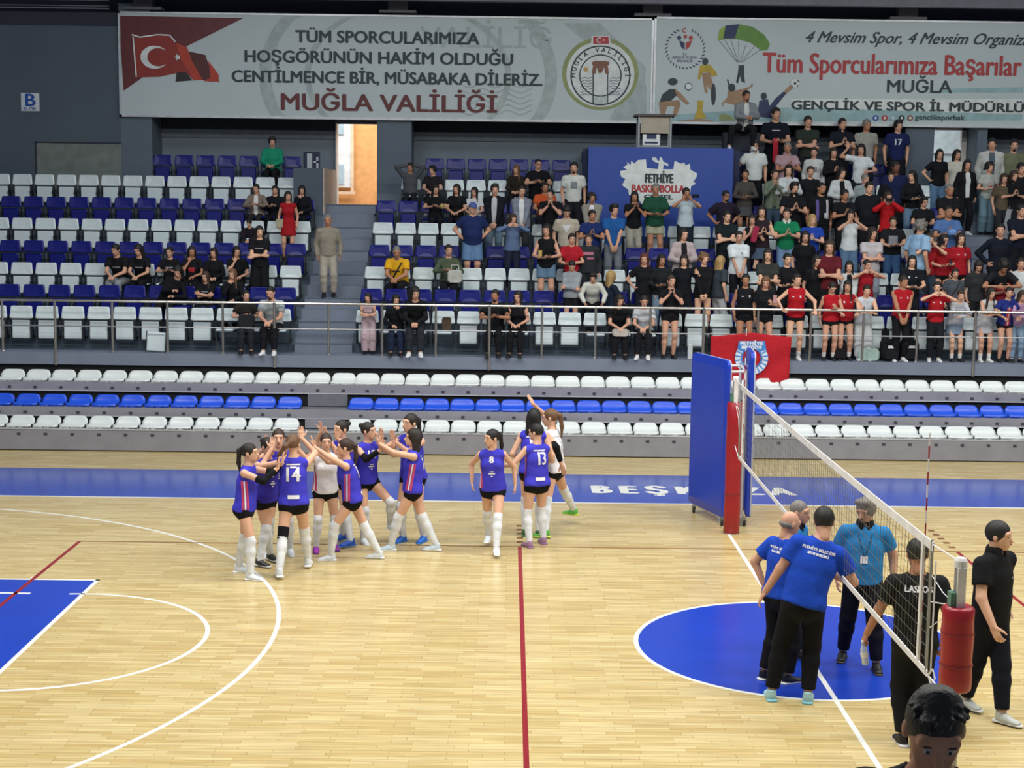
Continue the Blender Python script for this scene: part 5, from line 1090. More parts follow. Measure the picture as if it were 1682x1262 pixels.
(4.65,18.50,4.26,5.99,'armup',0,'tee:d3dadd wide:20262c','long','black','mid','woman in a white tee with straps waving her arm',''),
(4.96,19.40,4.75,6.58,'stand',1,'tee:9a9a92 trousers:1d1f24','short','grey','tan','grey haired man in a beige linen shirt at the top',''),
(4.40,19.40,4.75,6.60,'clap',1,'tee:191c28 trousers:17181e collar:191c28','short','dark','mid','man in a navy polo clapping at the top wall',''),
(5.68,19.40,4.75,6.57,'stand',1,'tee:1b2654 long_shorts:15161c','thick','black','mid','boy in a blue number shirt standing at the top wall',''),
(3.61,19.40,4.75,6.64,'folded',1,'tee:2c342e trousers:202329','short','dark','mid','man in a dark green tee standing at the top wall',''),
(2.87,19.40,4.75,6.82,'hold',1,'tee:161a26 trousers:131419','short','dark','mid','man in a navy tee with a pink red scarf hanging',''),
(2.23,18.20,4.26,6.04,'armout',1,'tee:d0d5d6 trousers:16181e collar:d0d5d6','thick','dark','mid','man in a white polo and sunglasses with his arm on the blue wall','f'),
(3.00,18.50,4.26,6.01,'clap',1,'tee:a98d94 trousers:2a2c33 collar:a98d94','buzz','grey','tan','grey haired man in a pink polo clapping',''),
(3.60,18.50,4.26,5.91,'stand',0,'long:c2c6c6 trousers:25272e','tied','dark','mid','woman in a white sweatshirt with a dark print',''),
(4.04,18.50,4.26,5.90,'clap',0,'long:15161b trousers:15161b','long','dark','mid','woman in black holding a red scarf in front of her',''),
(2.88,17.60,3.77,5.49,'clap',0,'jacket:c6ccce tee:b9bfc2 trousers:1f2128','front','dark','light','woman with curly dark hair in an open white shirt',''),
(2.58,17.60,3.77,5.39,'claphigh',0,'jacket:6b7566 tee:55604f trousers:3f5063','tied','dark','mid','woman in an olive shirt and jeans clapping near her face',''),
(3.36,17.60,3.77,5.47,'armout',0,'tee:15181e trousers:16171c','bun','brown','mid','woman with hair up and black tee with a bare outstretched arm',''),
(4.04,17.60,3.77,5.44,'hold',0,'jacket:c4c9cb tee:14151a trousers:1c1e24','long','black','light','woman with long black hair in a white blouse',''),
(5.12,17.60,3.77,5.37,'stand',1,'long:15181f trousers:15161c','short','dark','mid','man in black talking behind the red jacket',''),
(5.21,17.60,3.77,5.60,'stand',1,'tee:1a2347 trousers:15161c','short','black','dark','dark haired boy in blue below the boy in the number shirt',''),
(5.58,17.60,3.77,5.40,'hold',0,'long:14161b trousers:6c87a3','long','black','light','woman with black hair black sweater and light jeans near the doorway','L'),
(5.62,16.70,3.31,4.83,'hold',1,'tee:15161b trousers:23252b','thick','black','mid','boy with glasses in a black tee with grey print',''),
(6.52,18.90,4.26,5.91,'onehip',0,'tee:14161c trousers:6283a3','long','black','light','long haired woman in black tee and jeans in the bright doorway','Y'),
(6.92,18.90,4.26,5.91,'stand',0,'tee:c9c6ba trousers:2a2c31','long','dark','mid','woman in a cream top standing beside the right door frame','Y'),
(6.89,18.00,4.01,5.66,'stand',0,'jacket:16171c tee:cfd4d6 trousers:15161b','long','black','mid','woman in a black jacket over a white top and black trousers','Y'),
(6.15,16.70,3.31,5.11,'folded',1,'tee:15171d trousers:15161c','buzz','grey','tan','bald man in a black tee with folded arms','H'),
(5.89,15.80,2.86,4.66,'clap',1,'tee:4f6fa3 trousers:3f5a82','buzz','dark','tan','man in a mid blue tee holding a light blue cap',''),
(5.12,14.90,2.44,4.37,'stand',1,'baggy:8eb2d2 trousers:2a2c33','curly','grey','mid','person with grey curls in a pale blue shirt turned away','R'),
(7.57,18.50,4.26,6.16,'stand',1,'jacket:b9bdb8 tee:54606a trousers:25272d','short','black','mid','man in an open white overshirt right of the doorway',''),
(8.06,18.50,4.26,6.14,'stand',1,'tee:6c7159 trousers:25272d','short','dark','mid','man in a khaki tee at the upper right edge','B'),
(7.37,17.95,4.01,5.61,'hold',0,'tee:a8aca6 wide:647f8d','curly','black','mid','girl with bushy black hair graphic tee and wide jeans on the steps','Y'),
(7.80,17.60,3.77,5.43,'clap',0,'tank:15161b trousers:8f949a','long','brown','mid','girl with long brown hair and black crop top clapping at the right',''),
(7.59,17.60,3.77,5.36,'stand',0,'tee:5a4f40 trousers:2a2b30','bob','brown','mid','child in a brown top behind the clapping girl at the right','c'),
(6.70,14.90,2.44,4.32,'onehip',1,'long:141926 trousers:191b22','tied','black','mid','woman in a navy shirt turned to the left with one hand on her hip','L'),
(7.95,17.60,3.77,5.60,'stand',0,'tee:16171c trousers:16171c','short','black','mid','person in black cut by the right edge below the khaki tee',''),
(7.40,15.80,2.86,4.71,'folded',1,'tee:151a2a trousers:15171e','short','black','mid','person in dark navy cut by the right edge',''),
(5.28,14.90,2.44,4.10,'photo',0,'tee:971c26 trousers:34404f','long','brown','light','girl in a red tee filming with a phone',''),
(5.57,14.90,2.44,4.09,'hold',0,'tee:9c1c26 tight:15151a','long','black','mid','girl with glasses in a red tee between two others in red',''),
(5.91,14.90,2.44,4.12,'stand',0,'tee:a81c28 tight:15151a','front','dark','light','girl with long dark hair in a red shirt with a white crest',''),
(4.71,14.00,2.05,3.69,'hold',0,'tee:141820 trousers:17191f','long','black','light','girl in a navy polo with a white crest',''),
(3.48,14.00,2.05,3.56,'clasp',0,'jacket:cdd3d6 tee:17181e trousers:202228','front','black','light','pale girl with long black hair and a white jacket',''),
(3.83,14.00,2.05,3.60,'heart',0,'tank:9c1b27 tight:16161b','tied','black','mid','girl in a red vest shading her eyes with both hands',''),
(5.57,14.00,2.05,3.45,'stand',1,'tee:4b525c trousers:23252c','short','dark','mid','boy in a grey tee with a bag strap across',''),
(6.01,14.00,2.05,3.61,'stand',0,'baggy:2c2e31 trousers:1c1d22','front','dark','mid','girl in a loose grey black tee with her head bowed','D'),
(6.43,14.00,2.05,3.64,'bent',0,'tee:1c1f26 skirt:37302e','curly','black','tan','person with dark curls bending forward at the right',''),
(6.51,14.00,2.05,3.45,'clap',0,'tee:8e2530 trousers:1c1d22','long','brown','mid','woman with long brown hair and a red top at the right',''),
(6.85,14.00,2.05,3.67,'stand',1,'tee:cbd1d4 trousers:1c1d22','short','dark','mid','person in a white shirt cut by the right edge',''),
(6.73,14.00,2.05,3.30,'stand',0,'tank:2d3c86 trousers:1c1d22','front','black','mid','girl with long dark hair behind the girl in the navy number shirt','c'),
(1.33,13.16,1.69,3.33,'stand',0,'tank:14161c tight:131419','tied','black','tan','girl in a black polo and shorts leftmost of the railing group',''),
(1.71,13.16,1.69,3.29,'phone',0,'tee:14181d tight:131419','long','lbrown','mid','girl with long light brown hair and black polo at the railing',''),
(1.88,14.00,2.05,3.79,'folded',0,'tee:323735 trousers:26282c','front','dark','light','woman in a grey green tee holding her arms folded',''),
(2.26,14.00,2.05,3.70,'hold',0,'tee:15161b trousers:17191f','tied','black','light','woman in a black print tee behind the girl in the red tank top',''),
(2.84,14.00,2.05,3.67,'stand',0,'tee:131419 trousers:131419','front','dark','mid','woman with very long dark hair and black top',''),
(2.30,13.16,1.69,3.35,'railhip',0,'tank:b01a26 tight:131419','tied','dark','light','girl in a red tank top with one hand on her hip at the railing','W'),
(2.98,13.16,1.69,3.20,'phone',0,'tank:b01a26 tight:131419','tied','dark','mid','girl in red leaning over to look at a phone','DW'),
(3.28,13.16,1.69,3.23,'railhands',0,'tank:a81a26 tight:131419','front','dark','mid','girl with long curls and a red polo holding the railing','W'),
(3.65,13.16,1.69,3.15,'railarms',1,'tank:c9d2dc wide:b9bfc2','short','dark','light','boy in a white vest with number two leaning on the railing',''),
(4.34,13.16,1.69,3.34,'clasp',1,'tank:a81a26 trousers:15161b','short','dark','tan','boy in a red vest and black trousers at the railing',''),
(4.99,13.16,1.69,3.23,'heart',0,'tee:ab1c28 trousers:1d2026','tied','dark','light','girl in a red tee making a heart with her hands',''),
(5.45,13.16,1.69,3.07,'railarms',0,'long:b9bec6 skirt:7d90a6','tied','brown','light','girl in a white long sleeved top and denim skirt leaning on the railing','W'),
(6.03,13.16,1.69,3.13,'railarms',0,'tank:c4c6c8 skirt:b4b8c2','front','dark','mid','girl in a white vest and white skirt leaning on the railing','W'),
(6.37,13.16,1.69,3.14,'railhands',0,'tee:22307a tight:14161d','tied','dark','mid','girl in a navy shirt with a red and white stripe at the railing',''),
(6.63,13.16,1.69,3.08,'railarms',0,'long:b28fae trousers:7d96b0','long','brown','mid','girl in a pink and white top cut by the right edge','W'),
(2.04,18.45,5.81,7.13,'sitbox',1,'jacket:7b8084 tee:c4c8c6 trousers:14161d','short','dark','tan','bearded man in a grey blazer sitting on the ledge above the blue wall','B')]
# ================================================================ spectators
SWB = random.Random(11)
ACC = {}
for n, (x, y, fz, hz, pose, male, wear, hs, hcol, sk, label, opt) in enumerate(CROWD):
    p = dict(POSES[pose]); p['male'] = bool(male); sit = pose in SIT or pose == 'sitbox'
    if 'H' in opt: p['b'] = 1.2
    if 'c' in opt: p['b'] = .92
    if 'D' in opt: p['nod'] = 34
    var = n % 2; p['look'] = p.get('look', 0) + (14, -10)[var] + (-40 if 'L' in opt else 0)
    if not sit: p['hip'] = tuple(np.array(p.get('hip', (0, 0, .905))) + np.array(((.015, 0, 0), (-.012, 0, 0))[var]))
    key = (pose, male, 'H' in opt, 'c' in opt, 'D' in opt, 'L' in opt, var)
    if ('K', key) not in GC: GC['K', key] = skel(p)
    K = GC['K', key]; Hh = K['H'][2] + .118; s = (hz - fz) / Hh; yaw = SWB.uniform(-9, 9) + (115 if 'R' in opt else 0)
    mir = SWB.random() < .4 and pose not in ('armup', 'armout', 'railhip', 'onehip', 'sitside', 'armup0', 'sitbox') and 'L' not in opt and 'number' not in label and 'print' not in label
    hx = K['H'][0] * (-1 if mir else 1) * s; hy = K['H'][1] * s; a = math.radians(yaw)
    if pose == 'railarms' or pose == 'railhands': py = y + .08
    else: py = y
    px = x - (hx * math.cos(a) - hy * math.sin(a))
    shoes = ('16161a', '2a2a2e') if SWB.random() < .45 else ('d9dcde', 'e8e8e8')
    w = [(g.split(':')[0], g.split(':')[1]) for g in wear.split()]
    skin = sk
    if any(g == 'jacket' for g, _ in w): w = [('tank' if g == 'tee' else g, q) for g, q in w]
    o, K = person(p, key, (px, py, fz), s * 1.70, yaw, label, w, (hs, hcol), skin, shoes, ('sock', 'd8d8d8') if 'W' in opt else None, 0, None, hcol if ('B' in opt and hcol != 'brown') else None, mir)
    ACC[label] = (o, K)
    if sit and pose != 'sitbox':
        r = min(range(8), key=lambda q: abs(FZ[q] - fz)); best = None
        for side, m in (('l', 15), ('r', 26)):
            for k in range(m):
                d = abs(seat_x(r, side, k) - x)
                if d < .27 and (best is None or d < best[0]): best = (d, side, k)
        if best: OCC[r, best[1], best[2]] = 1
for q in ((0, 'l', 2), (0, 'r', 3), (0, 'r', 9)): OCC[q] = 1
def who(t):
    for k in ACC:
        if t in k: return ACC[k]
def put(t, name, mat_, shapes, back=False):
    o, K = who(t); sh = shirt_of(o, ('shirt', 'dress'))
    v, f = shapes; decal(o, K, mat_, name, v, f, back, sh)
PW = mat('print_offwhite', 'c9ccd0', .7); PG = mat('print_grey', '7b8088', .7); PRR = mat('print_crimson', 'b02a35', .7); PPK = mat('print_pink', 'b0687c', .7)
put('grey square print', 'print', PG, grid(-.07, .07, -.06, .09, 4, 4)); put('white triangle', 'print', PW, ([(-.09, .10), (0, .10), (.09, .10), (.045, .02), (0, -.06), (-.045, .02)], [(0, 1, 5), (1, 2, 3), (5, 1, 3), (5, 3, 4)]))
for t in ('leftmost of the seated black group', 'hair tied back third in the seated', 'hair and black tee in the second row', 'all black outfit', 'long haired woman in black beside'): put(t, 'print', PG, grid(-.085, .085, .03, .055, 4, 1))
put('red print on her black tee', 'print', PRR, grid(-.07, .07, -.06, .05, 3, 3)); put('boy in an orange tee', 'print', PW, grid(-.06, .06, -.04, .06, 3, 2)); put('yellow tee', 'print', mat('print_ink', '2a2226', .7), grid(-.10, .08, .0, .03, 4, 1, -.02))
put('navy tee with a pink red', 'lettering', PW, grid(-.08, .08, .07, .085, 4, 1)); put('black and grey patterned', 'print', PG, grid(-.10, .10, -.12, .08, 4, 4)); put('graphic tee and wide', 'print', PRR, ([(-.05, -.06), (.05, -.06), (0, .05)], [(0, 1, 2)]))
put('blue number shirt', 'number', PW, glyphs('17', .14, .12, 0, -.02, .006)); put('number two', 'number', mat('print_navy_ink', '1f2a5a', .7), glyphs('2', .05, .07, -.05, .0, .005)); put('navy shirt with a red and white stripe', 'stripe', PRR, grid(-.05, .05, -.35, .06, 2, 8)); put('navy shirt with a red and white stripe', 'stripe', PW, grid(-.015, .015, -.33, .08, 1, 8))
for t in ('red tank top with one hand', 'red polo holding', 'red tee making', 'red vest and black trousers', 'navy polo with a white crest', 'red shirt with a white crest', 'black polo and shorts leftmost'): put(t, 'crest', PW, grid(.055, .085, .05, .09, 1, 1)); put(t, 'crest', PW, grid(-.09, -.05, .06, .075, 1, 1))
put('small chest print', 'print', PG, grid(.03, .06, .04, .08, 1, 1)); put('football shirt', 'print', PW, grid(-.03, .03, -.06, .04, 2, 2)); put('white sweatshirt with a dark print', 'print', PG, grid(-.05, .07, -.06, .05, 3, 2))
# things people hold
def thing_at(t, c, off, mb, m, name, label, cat, rot=0):
    o, K = who(t); p = K['wr' + c] if c in ('a', 'b') else K['C']; s = o.scale[2]; mx = -1 if o.scale[0] < 0 else 1; a = o.rotation_euler[2]
    q = V3(p[0] * mx * s, p[1] * s, p[2] * s); q = rotz(q, a) + V3(*o.location) + V3(*off)
    x = link(name, mb, m); x.location = tuple(q); x.rotation_euler = (0, rot, 0); tag(x, label, cat); return x
PH = MB().bevbox(-.037, .037, -.004, .004, -.075, .075, .003); PHM = mat('phone_dark', '15171c', .2)
for t, lab in (('taking a photo before the blue', 'phone held up by the woman in the pale blue top'), ('filming with a phone', 'phone held by the filming girl in red'), ('bright red jacket holding', 'phone at the face of the person in the red jacket')):
    thing_at(t, 'a', (.085, -.07, .07), PH, PHM, 'phone', lab, 'phone', 1.57)
thing_at('long light brown hair and black polo', 'a', (.04, -.08, .1), PH, mat('phone_case_pink', 'b98a8e', .4), 'phone', 'pink phone held by the girl with light brown hair at the railing', 'phone')
scf = MB().panel(.12, .55, .03, .04, -.5, 0, curve=.01); thing_at('pink red scarf hanging', 'a', (.07, -.09, .05), scf, cloth('b32a3c'), 'scarf', 'pink red scarf hanging from the hands of the man in navy', 'scarf')
scf2 = MB().panel(.13, .40, .03, .04, -.36, 0, curve=.01); thing_at('red scarf in front of her', 'a', (.05, -.09, .02), scf2, cloth('a12434'), 'scarf', 'dark red scarf held by the clapping woman in black', 'scarf', .35)
thing_at('holding a yellow cup', 'a', (-.03, -.06, .10), MB().lathe((0, 0, -.07), [(.036, 0), (.045, .13), (.042, .13)], 12), mat('cup_yellow', 'c0a45c', .5), 'cup', 'yellow paper cup held by the woman in denim shorts', 'cup')
thing_at('something yellow', 'a', (.06, -.05, .03), MB().lathe((0, 0, -.05), [(.03, 0), (.05, .04), (.045, .09), (.02, .11)], 10), mat('bun_yellow', 'ad9a62', .7), 'snack', 'yellow wrapped snack held by the girl in black', 'food')
thing_at('holding a light blue cap', 'b', (.08, -.08, .04), MB().lathe((0, 0, -.05), [(.10, 0), (.105, .05), (.08, .10), (.02, .12)], 14), cloth('6f93cc'), 'cap', 'light blue cap held by the man in the mid blue tee', 'cap')
bagm = MB(); bagm.panel(.30, .26, .12, .07, 0, 0, curve=.02); bagm.tube([(-.08, 0, .25), (-.07, 0, .36), (.07, 0, .36), (.08, 0, .25)], .012, 6)
thing_at('holding a white bag', 'a', (.04, -.08, -.22), bagm, cloth('b9bab2'), 'bag', 'white cloth bag on the lap of the woman in olive', 'bag')
thing_at('black bag on her lap', 'a', (.10, -.02, -.20), bagm, cloth('23252a'), 'bag', 'black handbag on the lap of the woman beside the bearded man', 'bag')
thing_at('pale bag on her lap', 'a', (.04, .0, -.16), MB().panel(.32, .14, .16, .06, 0, 0), cloth('b5afa4'), 'bag', 'pale folded bag under the hands of the smiling woman', 'bag')
scf3 = MB().panel(.12, .34, .03, .04, -.28, 0, curve=.01); thing_at('red and blue scarf', 'a', (-.02, -.08, .06), scf3, cloth('a02f4c'), 'scarf', 'small red scarf in the hands of the girl in the black top', 'scarf', .2)
thing_at('shoulder bag by the aisle', 'b', (.02, -.02, .05), MB().panel(.16, .20, .06, .04, -.1, 0), cloth('a9a48c'), 'bag', 'small pale green bag carried by the girl in the red dress', 'bag')
# spectacles
gm = MB()
for s in (-1, 1): gm.tube([(s * .033 + .023 * math.cos(t), -.102, .008 + .018 * math.sin(t)) for t in [k * math.pi / 5 for k in range(10)]], .0028, 4, close=True); gm.tube([(s * .056, -.100, .014), (s * .080, .0, .012)], .0025, 4)
gm.tube([(-.010, -.106, .012), (.010, -.106, .012)], .0025, 4); gme = gm.mesh('glasses')
for lab_, (o, K) in list(ACC.items()):
    if 'glasses' in lab_: g = bake(gme, [mat('glasses_frame', '101114', .3)], o, 'glasses'); g.matrix_local = K['M']
# purple and white scarf and badge, straps
o, K = who('purple and white scarf')
for nm, m_, x0, x1, z0, z1 in (('scarf_end', mat('scarf_purple', '564a8c', .8), -.13, -.075, -.28, .16), ('scarf_end', mat('scarf_white', 'b9b0bb', .8), .075, .13, -.22, .16), ('badge', PW, .03, .10, -.20, -.10)): v, f = grid(x0, x1, z0, z1, 2, 8); decal(o, K, m_, nm, v, f, False, shirt_of(o))
for t in ('strap across his chest', 'bag strap across'): o, K = who(t); v, f = grid(-.15, -.11, -.20, .19, 1, 10, .24); decal(o, K, mat('strap_dark', '2a1f22', .7), 'bag_strap', v, f, False, shirt_of(o))
o, K = who('charcoal sweatshirt'); v, f = grid(-.12, .10, .05, .11, 4, 2); decal(o, K, PPK, 'lettering', v, f, False, shirt_of(o)); v, f = grid(-.04, .12, -.05, .0, 4, 2); decal(o, K, PPK, 'lettering', v, f, False, shirt_of(o))
struct(link('wall_ledge', MB().box(1.90, 2.40, 18.55, 19.0, 4.3, 5.80), mat('backdrop_navy', '0d1d4a', .6))); struct(link('wall_ledge_seat', MB().box(1.60, 2.40, 18.62, 19.0, 5.81, 6.22), WALLD))
# loose things on the stand
def loose(name, mb, m, loc, label, cat, rz=0): o = link(name, mb, m); o.location = loc; o.rotation_euler = (0, 0, rz); tag(o, label, cat); return o
bp = MB(); bp.panel(.34, .42, .20, .10, 0, 0, curve=.03); bp.panel(.26, .20, .08, .05, .04, -.12); bp.tube([(-.06, .0, .41), (-.05, 0, .47), (.05, 0, .47), (.06, 0, .41)], .012, 6)
for x, lab in ((4.15, 'black backpack on the floor by the boy in black trousers'), (4.55, 'black backpack behind the legs of the boy in the red vest')): 
    o = loose('backpack', bp, cloth('191b20'), (x, 13.22 if x < 4.3 else 13.3, 1.69), lab, 'bag', .1); link('label_patch', MB().box(-.08, .08, -.165, -.16, .26, .31), PW, o)
loose('bag', MB().panel(.42, .24, .18, .08, 0, 0, curve=.03), cloth('9fb8b0'), (3.75, 13.22, 1.69), 'pale green plastic bag on the floor beside the black backpacks', 'bag', -.2)
loose('backpack', bp, cloth('1d1a20'), (3.15, 13.3, 1.69), 'dark backpack on the floor left of the boy in the white vest', 'bag', .3)
loose('carton', MB().bevbox(-.045, .045, -.04, .04, 0, .30, .008), mat('carton_white', 'c9d0d4', .5), (.30, 13.1, 1.69), 'tall white carton on the floor under the railing', 'carton')
loose('handbag', MB().panel(.18, .26, .10, .05, 0, 0), cloth('4f4238'), (-4.38, 13.28, 2.16), 'brown bag standing on an open white seat in the front row', 'bag')
bt = loose('bottle', MB().lathe((0, 0, 0), [(.03, 0), (.032, .02), (.032, .13), (.014, .17), (.014, .19)], 12), mat('bottle_grey', '59626c', .2), (-8.72, 14.1, 2.05), 'small grey bottle on the floor in the second row', 'bottle')
lp = MB(); lp.panel(.345, .365, .05, .02, 0, 0, tilt=.05); ll = loose('loose_seat_pan', lp, UPW, (-9.95, 13.12, 1.71), 'white seat pan hanging loose below a seat in the front row', 'seat', .0); ll.rotation_euler = (0, .06, 0)
link('frame', MB().tube([(-.19, .03, .38), (-.2, .03, .0), (.2, .03, .0), (.19, .03, .38)], .011, 6), FRAME, ll)
for x, y, z, lab in ((-3.26, 5.95 + 12, 3.8, ''),): pass
# ================================================================ the two teams and the officials on court
def court_person(key, feet, H, yaw, label, wear, pose, hair, skin='light', shoe=('e3eaf2', 'ffffff'), socks=('kneesock', 'dfe3e8'), male=False, fine=1, at=None, lift=(0, 0), ftz=(0, 0), **kw):
    """feet: world positions of the person's own right foot (side a) and left foot (side b)"""
    s = H / 1.70; a = math.radians(yaw); c = at or ((feet[0][0] + feet[1][0]) / 2, (feet[0][1] + feet[1][1]) / 2); p = dict(pose); p['male'] = male
    for q, f, lf in (('fa', feet[0], lift[0]), ('fb', feet[1], lift[1])):
        w = rotz(V3(f[0] - c[0], f[1] - c[1], 0), -a) / s; p[q] = (w[0], w[1] + .02, .08 + lf)
    p['hand'] = p.get('hand', 'open'); return person(p, key, (c[0], c[1], 0), H, yaw, label, wear, hair, skin, shoe, socks, fine, None, **kw)
JB = '423fc4'; BK = '121216'; NUM = mat('jersey_white_print', 'e6e6ee', .7); STR = mat('jersey_pink_stripe', 'c23a6a', .7); JBd = '3b34a8'
def jersey(o, K, num=None, back=False, w=.12, h=.15, z0=0, stripes=True, small=False, x0=0):
    sh = shirt_of(o)
    if num: v, f = glyphs(num, w, h, x0, z0, .007); decal(o, K, NUM, 'number', v, f, back, sh)
    if small:
        for zz, ww in ((-.07, .05), (-.10, .09), (-.135, .025)): v, f = grid(-ww / 2, ww / 2, zz, zz + .016, 3, 1); decal(o, K, NUM, 'lettering', v, f, back, sh)
    if back:
        for zz, ww, hh in ((.135, .17, .018), (.10, .08, .02), (-.27, .14, .045)): v, f = grid(-ww / 2, ww / 2, zz, zz + hh, 3, 1); decal(o, K, NUM, 'lettering', v, f, back, sh)
def sidestripe(o, K, sgn):
    """pink and white flashes down one flank of the jersey"""
    sh = shirt_of(o); me = sh.data
    if ('bvh', me.name) not in GC: GC['bvh', me.name] = BVHTree.FromPolygons([v.co[:] for v in me.vertices], [p.vertices[:] for p in me.polygons])
    bv = GC['bvh', me.name]; up = K['up']; sv = K['sv']; fw = nrm(np.cross(sv, up))
    for off, w, m_ in ((-.035, .03, STR), (.0, .018, NUM), (.025, .022, STR)):
        vs = []; n = 10
        for j in range(n + 1):
            z = -.31 + .36 * j / n; sl = .05 * (1 - j / n)
            for e in (0, 1):
                p = K['C'] + up * z + fw * (off + w * e + sl) + sv * sgn * .5; hit = bv.ray_cast(Vector(p), Vector(-sv * sgn)); q = Vector(hit[0]) + Vector(sv * sgn) * .004 if hit[0] is not None else Vector(K['C'] + up * z + sv * sgn * .14)
                vs.append(tuple(q))
        d = bpy.data.meshes.new('stripe'); d.from_pydata(vs, [], [(2 * j, 2 * j + 1, 2 * j + 3, 2 * j + 2) for j in range(n)]); d.materials.append(m_); x = bpy.data.objects.new('stripe', d); C.objects.link(x); x.parent = o
UPH = dict(ha=(-.16, -.32, 1.60), hb=(.16, -.32, 1.60), ea=(-.8, .1, -.9), eb=(.8, .1, -.9), da=(.1, -.15, 1), db=(-.1, -.15, 1), pa=(0, -1, 0), pb=(0, -1, 0), lean=5, nod=-4)
def mod(d, **k): r = dict(d); r.update(k); return r
KIT = [('tank', JB), ('tight', BK)]
o, K = court_person('P1', [(-6.34, 2.53), (-6.55, 2.91)], 1.68, 82, 'player with long dark ponytail and black arm sleeve, leftmost in the huddle', KIT + [('sleeve_b', BK), ('sleeve_a', BK)], mod(UPH, ha=(-.06, -.44, 1.42), hb=(.08, -.46, 1.46), tt=0), ('pony', 'dark')); sidestripe(o, K, -1); jersey(o, K)
o, K = court_person('P2', [(-6.25, 3.51), (-6.34, 3.18)], 1.66, 50, 'player in purple jersey half hidden behind the leftmost player', [('tank', JBd), ('tight', BK)], mod(UPH, ha=(-.02, -.40, 1.50), hb=(.2, -.34, 1.55)), ('bun', 'dark'), shoe=('2a2a30', 'e8e8e8')); jersey(o, K, '7', small=True, w=.06, h=.09)
o, K = court_person('P3', [(-6.33, 3.74), (-6.06, 3.89)], 1.70, 10, 'player facing the viewer with raised hands behind number 14', KIT, mod(UPH, ha=(-.17, -.26, 1.52), hb=(.2, -.26, 1.52)), ('bun', 'brown')); jersey(o, K, '9', small=True)
o, K = court_person('P4', [(-5.73, 3.21), (-6.01, 2.60)], 1.76, 188, 'player with number 14 on her back and a black knee support', KIT + [('kneepad_b', BK)], mod(UPH, ha=(-.10, -.30, 1.62), hb=(.26, -.25, 1.50), look=-20), ('swing', 'lbrown')); jersey(o, K, '14', True, .16, .17, -.06); sidestripe(o, K, 1)
o, K = court_person('P5', [(-5.73, 4.04), (-5.50, 4.19)], 1.60, 15, 'libero in a white jersey with raised arms and purple shoes', [('tank', 'f0f0f6'), ('tight', BK)], mod(UPH, ha=(-.20, -.24, 1.50), hb=(.14, -.20, 1.66)), ('bun', 'brown'), shoe=('8f2fa0', '5c2468')); jersey(o, K); sidestripe(o, K, -1)
o, K = court_person('P6', [(-5.31, 4.31), (-5.47, 4.67)], 1.72, -50, 'player with dark hair and blue shoes behind the white libero', KIT, mod(UPH, ha=(-.12, -.30, 1.56), hb=(.1, -.36, 1.52)), ('bun', 'dark'), shoe=('1f55c0', '2a66d0'))
o, K = court_person('P7', [(-4.88, 3.71), (-5.50, 3.58)], 1.66, -88, 'player in mid stride facing left with arms raised to the huddle', KIT, mod(UPH, ha=(-.06, -.50, 1.46), hb=(.06, -.58, 1.58), hip=(0, -.02, .85), lean=8), ('pony', 'brown'), shoe=('dfe6ee', 'f4f4f4')); jersey(o, K, '11', True, .10, .15, -.04); sidestripe(o, K, 1)
o, K = court_person('P8', [(-5.14, 4.57), (-4.78, 4.75)], 1.68, 38, 'player with number 15 and black arm sleeve in the second pair', KIT + [('sleeve_a', BK)], mod(UPH, ha=(-.02, -.42, 1.38), hb=(.16, -.45, 1.42), look=30), ('bun', 'dark'), lift=(0, .16), at=(-5.12, 4.62)); jersey(o, K, '15', False, .10, .10, .03, small=True)
o, K = court_person('P9', [(-4.15, 4.19), (-4.76, 4.20)], 1.70, -86, 'long haired player striding left with arms up, right side of the huddle', KIT, mod(UPH, ha=(-.06, -.42, 1.42), hb=(.06, -.46, 1.48), hip=(0, 0, .86), lean=-2), ('long', 'dark'), shoe=('cfe2f2', 'ffffff')); jersey(o, K, '11', True, .10, .15, -.04); sidestripe(o, K, 1)
o, K = court_person('P10', [(-4.63, 4.70), (-4.34, 4.72)], 1.79, -30, 'tall player with blue shoes behind the long haired striding player', KIT, mod(UPH, ha=(-.26, -.34, 1.40), hb=(-.05, -.38, 1.40), look=-20), ('pony', 'dark'), shoe=('1f6ad0', '3a86e0'))
o, K = court_person('P11', [(-3.43, 4.60), (-3.32, 3.89)], 1.66, -4, 'player with number 8 walking alone toward the viewer', KIT, dict(ha=(-.30, .12, .94), hb=(.30, .10, .92), ea=(-.6, .8, 0), eb=(.6, .8, 0), look=-55, nod=2, tilt=-2, lean=3, hand='relax'), ('pony', 'black')); jersey(o, K, '8', False, .05, .085, .06, small=True); sidestripe(o, K, -1)
o, K = court_person('P12', [(-2.68, 4.70), (-2.88, 4.47)], 1.68, -158, 'player with number 13 on her back and lilac shoes', KIT, dict(hb=(.44, -.26, 1.10), eb=(.3, .8, -.5), db=(.9, -.5, .15), pb=(0, 0, 1), ha=(-.12, -.30, 1.25), ea=(-.8, .3, -.6), look=38, hand='relax'), ('tied', 'black'), shoe=('a57fa6', '8a5f8c')); jersey(o, K, '13', True, .11, .17, -.05, x0=.03); sidestripe(o, K, 1)
o, K = court_person('P13', [(-2.73, 5.11), (-2.92, 5.18)], 1.80, 172, 'long haired player with her back turned behind number 13', KIT, dict(hb=(.20, -.15, 1.0), ha=(-.2, -.15, 1.0)), ('long', 'black'), shoe=('3c6a3c', '507a4a')); jersey(o, K, '1', True, .05, .15, -.03)
